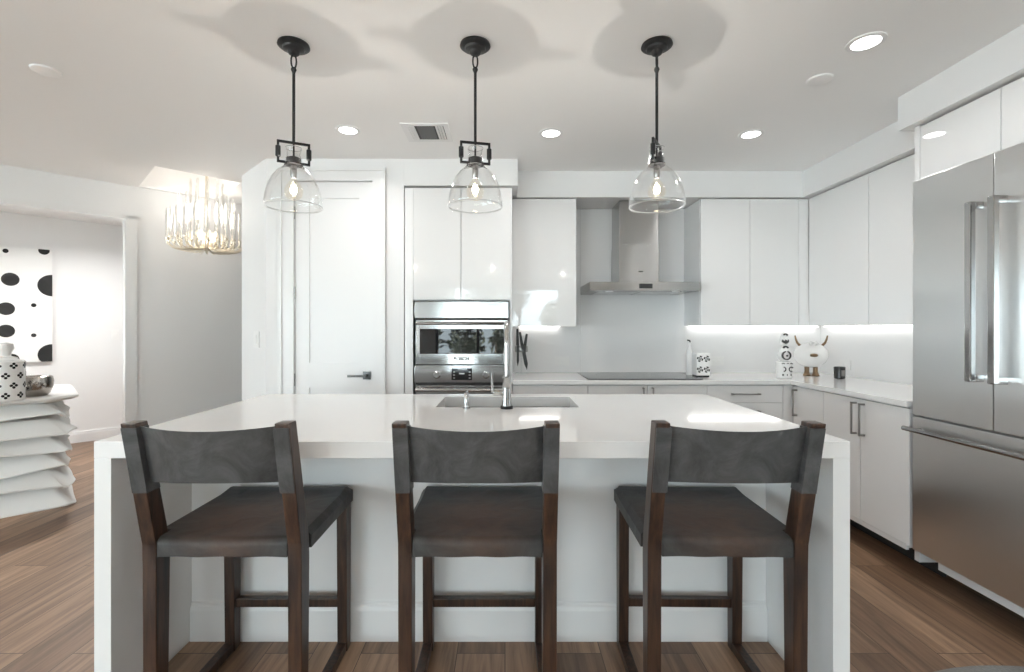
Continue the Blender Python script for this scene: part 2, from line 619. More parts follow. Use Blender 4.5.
# pantry block: door wall, slanting side
YD = 3.45
DX0, DX1, DZ = -1.516, -0.949, 2.347
bm = MB()
box(bm, -1.718, DX0, YD, YW, 0, CEIL)
box(bm, DX1, -0.727, YD, YD + .12, 0, CEIL)
box(bm, DX0, DX1, YD, YD + .12, DZ, CEIL)
struct('wall_pantry', bm, 'wall')
c0 = Vector((-1.718, 3.45, 0))
bm = MB()
prism(bm, [(-1.718, 3.45), (-2.102, 3.834), (-1.95, 3.99), (-1.70, 4.24), (-1.60, 3.6)], 'z', 0, CEIL)
struct('wall_corner', bm, 'wall')

# slanting wall with the wide opening to the hall behind it
OPT = 2.249
bm = MB()
slant(bm, -0.002, 4.5, 0, .12, 0, CEIL)
slant(bm, -2.9, -0.002, 0, .12, OPT, CEIL)
slant(bm, -6.0, -2.9, 0, .12, 0, CEIL)
struct('wall_slanted', bm, 'wall')
bm = MB()
slant(bm, -6, 6, 2.08, 2.2, 0, CEIL)
struct('wall_hall', bm, 'wall')
bm = MB()
slant(bm, -6, 4, 2.062, 2.08, 0, .10, bev=.0)
slant(bm, -6, 4, 2.068, 2.08, .10, .122)
struct('baseboard_hall', bm, 'trim')
bm = MB()
slant(bm, 0.0, 3.2, -.016, 0, 0, .12)
struct('baseboard_slanted', bm, 'trim')
bm = MB()      # casing of the opening
slant(bm, -0.077, 0.004, -.018, .135, 0, OPT + .005)
slant(bm, -2.9, 0.004, -.018, .135, OPT - .03, OPT + .012)
struct('trim_1', bm, 'trim')

# ceiling drops over the cabinets
bm = MB()
box(bm, -0.727, .092, 3.452, YW, 2.316, CEIL)
box(bm, .092, XR, 3.72, YW, 2.305, CEIL)
box(bm, 2.31, XR, 2.54, 3.72, 2.305, CEIL)
box(bm, 2.08, XR, .3, 2.54, 2.330, CEIL)
struct('trim_2', bm, 'wall')

# pantry door
CX0, CX1, CZ = -1.617, -0.859, 2.436
bm = MB()
for a, b_ in ((CX0, DX0), (DX1, CX1)):
    box(bm, a, b_, YD - .014, YD, 0, DZ, .0)
box(bm, CX0, CX1, YD - .014, YD, DZ, CZ, .0)
# raised back band
for a, b_ in ((CX0 - .004, CX0 + .022), (CX1 - .022, CX1 + .004)):
    box(bm, a, b_, YD - .026, YD - .0145, 0, CZ - .022, .003)
box(bm, CX0 - .004, CX1 + .004, YD - .026, YD - .0145, CZ - .022, CZ + .004, .003)
struct('trim_3', bm, 'trim', True)
bm = MB()
g = .004
dx0, dx1, dz0, dz1 = DX0 + g, DX1 - g, .008, DZ - g
px0, px1 = dx0 + .100, dx1 - .100
zs = [(.25, .86), (1.04, dz1 - .115)]
yf, yr = YD + .012, YD + .022
box(bm, dx0, px0, yf, yf + .035, dz0, dz1)
box(bm, px1, dx1, yf, yf + .035, dz0, dz1)
for a, b_ in ((dz0, zs[0][0]), (zs[0][1], zs[1][0]), (zs[1][1], dz1)):
    box(bm, px0, px1, yf, yf + .035, a, b_)
for a, b_ in zs:
    box(bm, px0, px1, yr, yr + .02, a, b_)
dr = struct('door_1', bm, 'trim')
bm = MB()
hx, hz = dx1 - .042, HC - (375.6 - 328.8) / 480 * YD
box(bm, hx - .028, hx + .028, yf - .008, yf, hz - .028, hz + .028, .002)
tube(bm, [(hx, yf - .006, hz), (hx, yf - .05, hz)], .010)
box(bm, hx - .125, hx + .012, yf - .058, yf - .044, hz - .008, hz + .008, .003)
o = obj('door_handle', bm, 'darknickel', dr); o['label'] = 'dark nickel lever handle'
for zc in (HC + (328.8 - 293) / 480 * YD, HC - (377 - 328.8) / 480 * YD - .02, 2.12):
    bm = MB()
    tube(bm, [(dx0 - .004, yf - .006, zc - .045), (dx0 - .004, yf - .006, zc + .045)], .006)
    obj('hinge', bm, 'steel_smooth', dr)


# ------------------------------------------------------------------ cabinets
def pull(bm, p, n, axis, length, out=.034, th=.011):
    """flat bar pull: p centre on the door face, n outward (x,y), axis 'z' or the run along the wall"""
    px, py, pz = p
    h = length / 2
    if axis == 'z':
        if n[0]:
            s = n[0]
            box(bm, *sorted((px + s * (out - .008), px + s * out)), py - th / 2, py + th / 2, pz - h, pz + h, .0015)
            for zz in (pz - h, pz + h - th):
                box(bm, *sorted((px, px + s * out)), py - th / 2, py + th / 2, zz, zz + th, .0015)
        else:
            s = n[1]
            box(bm, px - th / 2, px + th / 2, *sorted((py + s * (out - .008), py + s * out)), pz - h, pz + h, .0015)
            for zz in (pz - h, pz + h - th):
                box(bm, px - th / 2, px + th / 2, *sorted((py, py + s * out)), zz, zz + th, .0015)
    else:
        s = n[1]
        box(bm, px - h, px + h, *sorted((py + s * (out - .008), py + s * out)), pz - th / 2, pz + th / 2, .0015)
        for xx in (px - h, px + h - th):
            box(bm, xx, xx + th, *sorted((py, py + s * out)), pz - th / 2, pz + th / 2, .0015)


G = .0018     # half the gap between fronts
DT = .02      # front thickness


def front_y(name, x0, x1, z0, z1, y, mat, parent, pulls=()):
    """a door or drawer front facing the camera"""
    bm = MB(); box(bm, x0 + G, x1 - G, y, y + DT, z0 + G, z1 - G, .0012)
    d = obj(name, bm, mat, parent)
    for (px, pz, ax, ln) in pulls:
        bm = MB(); pull(bm, (px, y, pz), (0, -1), ax, ln)
        h = obj('handle', bm, 'nickel', d); h['label'] = 'dark nickel bar handle'
    return d


def front_x(name, y0, y1, z0, z1, x, mat, parent, pulls=()):
    """a front facing left from the right wall"""
    bm = MB(); box(bm, x, x + DT, y0 + G, y1 - G, z0 + G, z1 - G, .0012)
    d = obj(name, bm, mat, parent)
    for (py, pz, ax, ln) in pulls:
        bm = MB(); pull(bm, (x, py, pz), (-1, 0), ax, ln)
        h = obj('handle', bm, 'nickel', d); h['label'] = 'dark nickel bar handle'
    return d


UB, UT = 1.310, 2.296        # bottoms and tops of the wall cabinets
YU = 3.73                    # their faces on the back wall
XU = 2.36                    # their faces on the right wall

# tall oven cabinet
t = thing('oven_cabinet', 'tall glossy white cabinet built around the steel wall ovens', 'cabinet')
TX0, TX1 = -0.722, 0.050
fx0, fx1 = HC * 0 + (413 - 505) / 480 * 3.455, (510.5 - 505) / 480 * 3.455
bm = MB()
box(bm, TX0, TX0 + .02, 3.475, YW - .002, 0, 2.305)
box(bm, TX1 - .02, TX1, 3.475, YW - .002, 0, 2.305)
box(bm, TX0 + .02, TX1 - .02, 3.80, YW - .002, 0, 2.305)
box(bm, TX0 + .02, TX1 - .02, 3.475, 3.80, 2.285, 2.305)
box(bm, TX0 + .02, TX1 - .02, 3.475, 3.80, 1.49, 1.51)
obj('carcass', bm, 'carcass', t, False)
ozt = HC + (328.8 - 301.3) / 480 * 3.45
xm = (461 - 505) / 480 * 3.455
front_y('door', fx0, xm, ozt + .012, 2.298, 3.455, 'gloss', t)
front_y('door', xm, fx1, ozt + .012, 2.298, 3.455, 'gloss', t)
front_y('bottom_drawer', fx0, fx1, .12, .50, 3.455, 'gloss', t)
bm = MB()
box(bm, TX0, fx0, 3.457, 3.475, .0, 2.298, .001)
box(bm, fx1, TX1, 3.457, 3.475, .0, 2.298, .001)
obj('filler_strip', bm, 'satin', t)

# wall cabinets
t = thing('wall_cabinet', 'glossy white single-door wall cabinet left of the range hood', 'cabinet', group='glossy wall cabinets')
bm = MB(); box(bm, .054, .5556, YU + DT, YW - .002, UB - .004, UT); obj('carcass', bm, 'satin', t, False)
front_y('door', .054, .5556, UB - .008, UT, YU, 'gloss', t)

t = thing('wall_cabinet', 'glossy white two-door wall cabinet right of the range hood', 'cabinet', group='glossy wall cabinets')
bm = MB(); box(bm, 1.521, 2.285, YU + DT, YW - .002, UB, UT); obj('carcass', bm, 'satin', t, False)
front_y('door', 1.521, 1.904, UB - .002, UT, YU, 'gloss', t)
front_y('door', 1.904, 2.285, UB - .002, UT, YU, 'gloss', t)
bm = MB(); box(bm, 2.287, XU, YU + .004, YU + .024, UB - .002, UT, .001); obj('filler_strip', bm, 'satin', t)

t = thing('wall_cabinet', 'glossy white two-door wall cabinet on the right wall beside the refrigerator', 'cabinet', group='glossy wall cabinets')
bm = MB(); box(bm, XU + DT, XR - .002, 2.49, 3.728, UB, UT); obj('carcass', bm, 'satin', t, False)
front_x('door', 3.116, 3.728, UB - .002, UT, XU, 'gloss', t)
front_x('door', 2.49, 3.116, UB - .002, UT, XU, 'gloss', t)

t = thing('wall_cabinet', 'glossy white cabinet above the steel refrigerator', 'cabinet', group='glossy wall cabinets')
bm = MB(); box(bm, 2.12 + DT, XR - .002, 1.60, 2.452, 2.045, 2.318); obj('carcass', bm, 'satin', t, False)
front_x('door', 2.052, 2.452, 2.042, 2.318, 2.12, 'gloss', t)
front_x('door', 1.60, 2.052, 2.042, 2.318, 2.12, 'gloss', t)
bm = MB(); box(bm, 2.12, XR - .002, 2.455, 2.485, .09, 2.326, .001)
tag(obj('end_panel', bm, 'satin'), 'tall narrow white end panel between the refrigerator and the right wall cabinets', 'panel')

# base cabinets on the back wall
YBF = 3.474
ZC0, ZC1 = .170, .876
specs = [
    ('white base cabinet with one drawer left of the black cooktop', .054, .600),
    ('white two-door base cabinet directly under the black cooktop', .600, 1.462),
    ('white drawer base cabinet right of the cooktop with a horizontal bar handle', 1.462, 2.012)]
for k, (lab, a, b_) in enumerate(specs):
    t = thing('base_cabinet', lab, 'cabinet', group='white base cabinets')
    bm = MB(); box(bm, a + .001, b_ - .001, YBF + DT, YW - .002, .15, .880); obj('carcass', bm, 'carcass', t, False)
    bm = MB(); box(bm, a + .001, b_ - .001, YBF + .09, YBF + .11, 0, .15); obj('toe_kick', bm, 'dark', t, False)
    if k == 1:
        m_ = (a + b_) / 2
        front_y('door', a, m_, ZC0, ZC1, YBF, 'satin', t, [(m_ - .034, .772, 'z', .18)])
        front_y('door', m_, b_, ZC0, ZC1, YBF, 'satin', t, [(m_ + .034, .772, 'z', .18)])
    else:
        hc = (a + b_) / 2
        front_y('drawer', a, b_, .750, ZC1, YBF, 'satin', t, [(hc, .815, 'x', .20)] if k else [])
        front_y('drawer', a, b_, .46, .750, YBF, 'satin', t, [(hc, .69, 'x', .20)])
        front_y('drawer', a, b_, ZC0, .46, YBF, 'satin', t, [(hc, .40, 'x', .20)])
    if k == 2:
        bm = MB(); box(bm, 2.014, 2.088, YBF + .002, YBF + DT, ZC0, ZC1, .001); obj('filler_strip', bm, 'satin', t)

# base cabinets on the right wall
XBF = 2.072
yy = [3.452, 3.125, 2.80, 2.458]
labs = ['white base cabinet on the right wall nearest the corner, handle at its far edge',
        'white base cabinet in the middle of the right run, one handle at its near edge',
        'white base cabinet on the right wall touching the refrigerator']
for k in range(3):
    a, b_ = yy[k + 1], yy[k]
    t = thing('base_cabinet', labs[k], 'cabinet', group='white base cabinets')
    bm = MB(); box(bm, XBF + DT, XR - .002, a + (.001 if k < 2 else .029), b_ - .001, .15, .880); obj('carcass', bm, 'carcass', t, False)
    bm = MB(); box(bm, XBF + .195, XBF + .215, a + (.001 if k < 2 else .029), b_ - .001, 0, .15); obj('toe_kick', bm, 'dark', t, False)  # coloured near black for the shade under the cabinets
    bm = MB(); box(bm, XBF + .006, XBF + .022, a + (.001 if k < 2 else .029), b_ - .001, .140, .168, .002); obj('light_rail', bm, 'satin', t)
    py = {0: b_ - .045, 1: a + .032, 2: b_ - .032}[k]
    front_x('door', a, b_, ZC0, ZC1, XBF, 'satin', t, [(py, .760, 'z', .19)])

# worktop in an L
ZT = .914
bm = MB()
prism(bm, [(.054, 3.449), (2.055, 3.449), (2.055, 2.456), (2.118, 2.456), (2.118, 2.487), (XR - .001, 2.487), (XR - .001, YW - .001), (.054, YW - .001)], 'z', .885, ZT, .002)
tag(obj('worktop', bm, 'quartz'), 'polished white L-shaped worktop along the back and right walls', 'countertop')

# splashback behind the hob
bm = MB(); box(bm, .640, 1.530, YW - .012, YW - .001, ZT + .001, 2.303, .001)
tag(obj('splashback', bm, 'satin'), 'tall glossy white splashback panel behind the range hood', 'splashback')

# under-cabinet light strips
for lab, a in (('short lit strip under the wall cabinet left of the hood', (.12, .46, YW - .045, YW - .006)),
               ('long lit strip under the back wall cabinets right of the hood', (1.56, 2.64, YW - .045, YW - .006)),
               ('lit strip under the right wall cabinets by the refrigerator', (XR - .045, XR - .006, 2.50, 3.98))):
    bm = MB(); box(bm, *a, UB - .011, UB - .003)
    tag(obj('light_strip', bm, 'strip', smooth=False), lab, 'light', 'under-cabinet light strips')

# cooktop
t = thing('cooktop', 'flat black glass induction cooktop set in the back worktop', 'cooktop', (0, 0, ZT))
bm = MB(); box(bm, .606, 1.446, 3.50, 4.00, .0005, .006, .002); obj('glass_top', bm, 'blackglass', t)
bm = MB()
for cx, cy, r in ((.80, 3.63, .085), (.80, 3.87, .075), (1.25, 3.63, .075), (1.25, 3.87, .085), (1.02, 3.76, .11)):
    for j in range(40):
        pass
    lathe(bm, [(r, .0062), (r, .0066), (r + .003, .0066), (r + .003, .0062)], 40, (cx, cy, 0), False)
obj('zone_marking', bm, 'print', t)

# range hood
t = thing('range_hood', 'stainless steel chimney range hood above the cooktop', 'range hood')
hy = 3.614
hx0, hx1 = .640, 1.473
hz0, hz1 = HC + (328.8 - 290.5) / 480 * hy, HC + (328.8 - 281.8) / 480 * hy
bm = MB()
prism(bm, [(hy, hz0), (YW - .013, hz0), (YW - .013, hz1), (hy + .002, hz1)], 'x', hx0, hx1, .002)
obj('canopy', bm, 'hoodsteel', t)
cx0, cx1 = (619 - 505) / 480 * 3.80, (659 - 505) / 480 * 3.80
bm = MB(); box(bm, cx0, cx1, 3.80, YW - .013, hz1, 1.95, .002)
obj('chimney', bm, 'hoodsteel', t)
bm = MB(); box(bm, cx0 + .004, cx1 - .004, 3.804, YW - .013, 1.95, 2.304, .002)
obj('chimney_extension', bm, 'hoodsteel', t)
bm = MB(); box(bm, (cx0 + cx1) / 2 - .05, (cx0 + cx1) / 2 + .05, hy - .002, hy + .004, hz0 + .016, hz1 - .014, .001)
obj('control_panel', bm, 'blackglass', t)
bm = MB(); box(bm, cx0 + .155, cx0 + .19, 3.798, 3.801, 1.735, 1.742)
obj('badge', bm, 'logo', t)
for cx in (.80, 1.31):
    bm = MB(); lathe(bm, [(.0, 0), (.03, 0), (.03, .006), (0, .006)], 20, (cx, 3.68, hz0 - .004)); obj('lamp', bm, 'outlet', t)
bm = MB()
for i in range(2):
    box(bm, .72 + i * .34, 1.04 + i * .34, 3.74, 4.04, hz0 - .003, hz0 + .002, .001)
obj('filter', bm, 'steel_smooth', t)

# wall ovens
t = thing('wall_oven', 'stainless steel double wall oven under the tall white cabinet doors', 'oven')
oy = 3.445
ox0, ox1 = (414.5 - 505) / 480 * oy, (508.5 - 505) / 480 * oy


def zpx(y, Y=oy):
    return HC + (328.8 - y) / 480 * Y


bm = MB(); box(bm, ox0 + .01, ox1 - .01, 3.48, 3.79, .51, zpx(302)); obj('body', bm, 'steel_smooth', t, False)
bm = MB(); box(bm, ox0, ox1, oy, 3.478, zpx(318.0), zpx(301.5), .002); obj('top_panel', bm, 'steel_smooth', t)
bm = MB(); box(bm, ox0 + .004, ox1 - .004, oy + .016, 3.478, zpx(365.2), zpx(318.0)); box(bm, ox0 + .02, ox1 - .02, oy + .003, 3.478, zpx(320.4), zpx(317.8)); box(bm, ox0 + .004, ox1 - .004, oy + .016, 3.478, zpx(385), zpx(382.5)); obj('vent_gap_shade', bm, 'dark', t, False)  # dark filler strips in place of shade between the oven parts


def oven_door(z0, z1, wz0, wz1, hz):
    bm = MB()
    a, b_ = ox0 + .012, ox1 - .004
    wx0, wx1 = ox0 + .040, ox1 - .020
    y0, y1 = oy - .012, oy + .016
    box(bm, a, wx0, y0, y1, z0, z1, .0015)
    box(bm, wx1, b_, y0, y1, z0, z1, .0015)
    box(bm, wx0, wx1, y0, y1, z0, wz0, .0015)
    box(bm, wx0, wx1, y0, y1, wz1, z1, .0015)
    d = obj('oven_door', bm, 'steel_smooth', t)
    bm = MB(); box(bm, wx0, wx1, y0 + .004, y1 - .004, wz0, wz1); obj('window_glass', bm, 'blackglass', d, False)
    bm = MB()
    tube(bm, [(a + .004, y0 - .042, hz), (b_ - .004, y0 - .042, hz)], .0115, 14)
    for x in (a + .045, b_ - .045):
        tube(bm, [(x, y0, hz), (x, y0 - .042, hz)], .007, 10)
    obj('handle', bm, 'steel_smooth', d)
    return d


d = oven_door(zpx(364.0), zpx(320.2), zpx(353.8), zpx(329), zpx(323.4))
bm = text_mesh('BOSCH', .034)
bmesh.ops.rotate(bm, cent=(0, 0, 0), matrix=Matrix.Rotation(R(90), 3, 'X'), verts=bm.verts[:])
bmesh.ops.translate(bm, vec=((461.5 - 505) / 480 * oy, oy - .0136, zpx(358.8)), verts=bm.verts[:])
o = obj('lettering', bm, 'logo', d, False)
bm = MB(); box(bm, ox0, ox1, oy, 3.478, zpx(382.6), zpx(365.6), .002); cp = obj('control_panel', bm, 'steel_smooth', t)
bm = MB(); box(bm, (451.5 - 505) / 480 * oy, (472 - 505) / 480 * oy, oy - .002, oy + .004, zpx(380), zpx(368.4), .001)
o = obj('display', bm, 'screen', cp); o['label'] = 'black display'
bm = MB()
for i in range(3):
    for xx in (453.2, 468.8):
        box(bm, (xx - 505) / 480 * oy, (xx + 1.8 - 505) / 480 * oy, oy - .0026, oy - .0018, zpx(378.4 - i * 3), zpx(377.6 - i * 3))
box(bm, (459 - 505) / 480 * oy, (464.5 - 505) / 480 * oy, oy - .0026, oy - .0018, zpx(374.2), zpx(372.8))
box(bm, (458 - 505) / 480 * oy, (467 - 505) / 480 * oy, oy - .0026, oy - .0018, zpx(369.6), zpx(368.9))
obj('display_mark', bm, 'print', cp, False)
for xk in (437, 486):
    bm = MB()
    lathe(bm, [(.026, 0), (.026, .006), (.021, .010), (.021, .028), (.018, .031), (0, .031)], 24)
    bmesh.ops.rotate(bm, cent=(0, 0, 0), matrix=Matrix.Rotation(R(90), 3, 'X'), verts=bm.verts[:])
    bmesh.ops.translate(bm, vec=((xk - 505) / 480 * oy, oy, zpx(375)), verts=bm.verts[:])
    obj('knob', bm, 'steel_smooth', cp)
oven_door(.52, zpx(385.2), .60, .76, zpx(389))

# refrigerator
t = thing('refrigerator', 'tall stainless steel french-door refrigerator with bottom freezer drawer', 'refrigerator')
FX = 2.07
fy0, fy1, fym = 1.62, 2.440, 2.034
fzb, fzm, fzt = .167, .846, 2.032
bm = MB(); box(bm, FX + .05, XR - .01, fy0, fy1 - .004, .168, fzt - .002, .003); obj('body', bm, 'steel', t)
for a, b_, hyy in ((fym, fy1, fym + .050), (fy0, fym, fym - .050)):
    bm = MB(); box(bm, FX, FX + .046, a + .0015, b_ - .0015, fzm + .006, fzt, .003); d = obj('fridge_door', bm, 'steel', t)
    bm = MB()
    box(bm, FX - .064, FX - .040, hyy - .015, hyy + .015, 1.055, 1.835, .005)
    for zz in (1.055, 1.805):
        box(bm, FX - .046, FX, hyy - .010, hyy + .010, zz, zz + .03, .002)
    obj('handle', bm, 'steel_smooth', d)
bm = MB(); box(bm, FX, FX + .046, fy0, fy1 - .0015, fzb, fzm - .004, .003); d = obj('freezer_drawer', bm, 'steel', t)
bm = MB()
tube(bm, [(FX - .05, fy0 + .03, .783), (FX - .05, fy1 - .006, .783)], .012, 14)
for y in (fy0 + .08, fy1 - .05):
    tube(bm, [(FX, y, .783), (FX - .05, y, .783)], .008, 10)
obj('handle', bm, 'steel_smooth', d)
bm = MB(); box(bm, FX + .052, FX + .075, fy0, 2.352, .104, .145, .002); obj('toe_grille', bm, 'satin', t)
for y in (fy0 + .08, fy1 - .10):
    bm = MB(); lathe(bm, [(.022, 0), (.022, .168)], 16, (FX + .35, y, 0)); obj('levelling_foot', bm, 'blackplastic', t)

# ------------------------------------------------------------------ island
IX0, IX1, IY0, IY1 = -1.353, 1.136, 1.58, 2.724
TH = .056
SX0, SX1, SY0, SY1 = -.328, .352, 2.272, 2.625       # sink cut-out
t = thing('island_worktop', 'thick white waterfall worktop of the kitchen island', 'countertop')
bm = MB()


def frame_slab(bm, o, h, z0, z1):
    """rectangular slab o with a rectangular hole h"""
    def ring(r, z):
        return [bm.verts.new(p) for p in ((r[0], r[2], z), (r[1], r[2], z), (r[1], r[3], z), (r[0], r[3], z))]
    a, b_, c, d = ring(o, z0), ring(o, z1), ring(h, z0), ring(h, z1)
    for i in range(4):
        j = (i + 1) % 4
        bm.faces.new((a[i], a[j], b_[j], b_[i]))
        bm.faces.new((b_[i], b_[j], d[j], d[i]))
        bm.faces.new((d[i], d[j], c[j], c[i]))
        bm.faces.new((c[i], c[j], a[j], a[i]))
    bmesh.ops.recalc_face_normals(bm, faces=bm.faces[:])


frame_slab(bm, (IX0, IX1, IY0, IY1), (SX0, SX1, SY0, SY1), ZT - TH, ZT)
bmesh.ops.bevel(bm, geom=[e for e in bm.edges if e.calc_length() > .2], offset=.0015, segments=1, affect='EDGES')
obj('slab', bm, 'quartz', t)
for a in (IX0, IX1 - TH):
    bm = MB(); box(bm, a, a + TH, IY0, IY1, 0, ZT - TH, .0015); obj('waterfall_side', bm, 'quartz', t)

t = thing('kitchen_island', 'white panelled kitchen island base between the waterfall sides', 'kitchen island')
PY = 1.985
a, b_ = IX0 + TH + .001, IX1 - TH - .001
bm = MB(); box(bm, a, b_, PY, PY + .02, 0, ZT - TH); obj('seating_side_panel', bm, 'panel', t, False)
bm = MB()
prism(bm, [(PY, 0), (PY - .014, 0), (PY - .014, .125), (PY - .010, .140), (PY - .006, .145), (PY - .005, .155), (PY, .158)], 'x', a + .001, b_ - .001)
obj('baseboard', bm, 'trim', t)
bm = MB()
box(bm, a, b_, PY + .02, 2.66, .10, .12)
box(bm, a, a + .02, PY + .02, 2.66, .12, ZT - TH)
box(bm, b_ - .02, b_, PY + .02, 2.66, .12, ZT - TH)
box(bm, a, b_, PY + .08, PY + .10, 0, .10)
obj('carcass', bm, 'carcass', t, False)
n = 4
for i in range(n):
    x0 = a + (b_ - a) * i / n
    x1 = a + (b_ - a) * (i + 1) / n
    bm = MB(); box(bm, x0 + .002, x1 - .002, 2.662, 2.682, .12, ZT - TH - .004, .001); obj('door', bm, 'satin', t)

# sink
bm = MB()
w = .012
zb = ZT - TH - .2
x0, x1, y0, y1 = SX0 - .004, SX1 + .004, SY0 - .004, SY1 + .004
frame_slab(bm, (x0 - w, x1 + w, y0 - w, y1 + w), (x0, x1, y0, y1), zb, ZT - TH - .001)
box(bm, x0 - w, x1 + w, y0 - w, y1 + w, zb - .004, zb)
t = tag(obj('sink', bm, 'steel_smooth', smooth=False), 'undermounted stainless steel sink in the island worktop', 'sink')
bm = MB(); lathe(bm, [(0, .004), (.03, .004), (.042, .006), (.045, .001)], 24, (.02, 2.45, zb)); obj('drain', bm, 'chrome', t)

# faucet
fxp, fyp = .008, 2.235
t = thing('faucet', 'tall polished chrome faucet standing at the island sink', 'faucet', (fxp, fyp, ZT))
bm = MB(); lathe(bm, [(0, .0), (.029, .0), (.029, .012), (.025, .014), (0, .014)], 28); obj('base_ring', bm, 'blackmetal', t)
bm = MB(); lathe(bm, [(.023, .014), (.0215, .05), (.019, .09), (.0185, .135), (.0205, .138), (.0205, .147), (.0150, .150)], 28); obj('body', bm, 'chrome', t)
bm = MB()
pts = [(0, 0, .14), (0, 0, .20), (0, 0, .30)]
rr = .095
for i in range(13):
    an = PI - PI * i / 12
    pts.append((0, rr + rr * math.cos(an), .302 + rr * math.sin(an) * 1.0))
pts += [(0, 2 * rr, .27)]
tube(bm, pts, .0125, 16)
obj('spout', bm, 'chrome', t)
bm = MB(); lathe(bm, [(0, 0), (.013, 0), (.016, .01), (.016, .07), (.0125, .085), (0, .085)], 20, (0, 2 * rr, .19)); obj('spray_head', bm, 'chrome', t)
bm = MB()
tube(bm, [(-.015, 0, .075), (-.062, 0, .075)], .014, 18)
obj('valve', bm, 'chrome', t)
bm = MB(); tube(bm, [(-.066, 0, .072), (-.068, -.002, .12), (-.067, -.004, .168)], .0055, 12); obj('lever', bm, 'chrome', t)

sx, sy = (466.5 - 505) / 480 * 2.225, 2.225
t = thing('soap_dispenser', 'small chrome soap pump beside the faucet on the island', 'soap dispenser', (sx, sy, ZT))
bm = MB(); lathe(bm, [(0, 0), (.017, 0), (.017, .006), (.0115, .008), (.0115, .072), (.009, .076), (0, .076)], 22); obj('body', bm, 'chrome', t)
bm = MB(); tube(bm, [(0, 0, .070), (0, .03, .078), (0, .075, .074)], .0055, 12); obj('nozzle', bm, 'chrome', t)


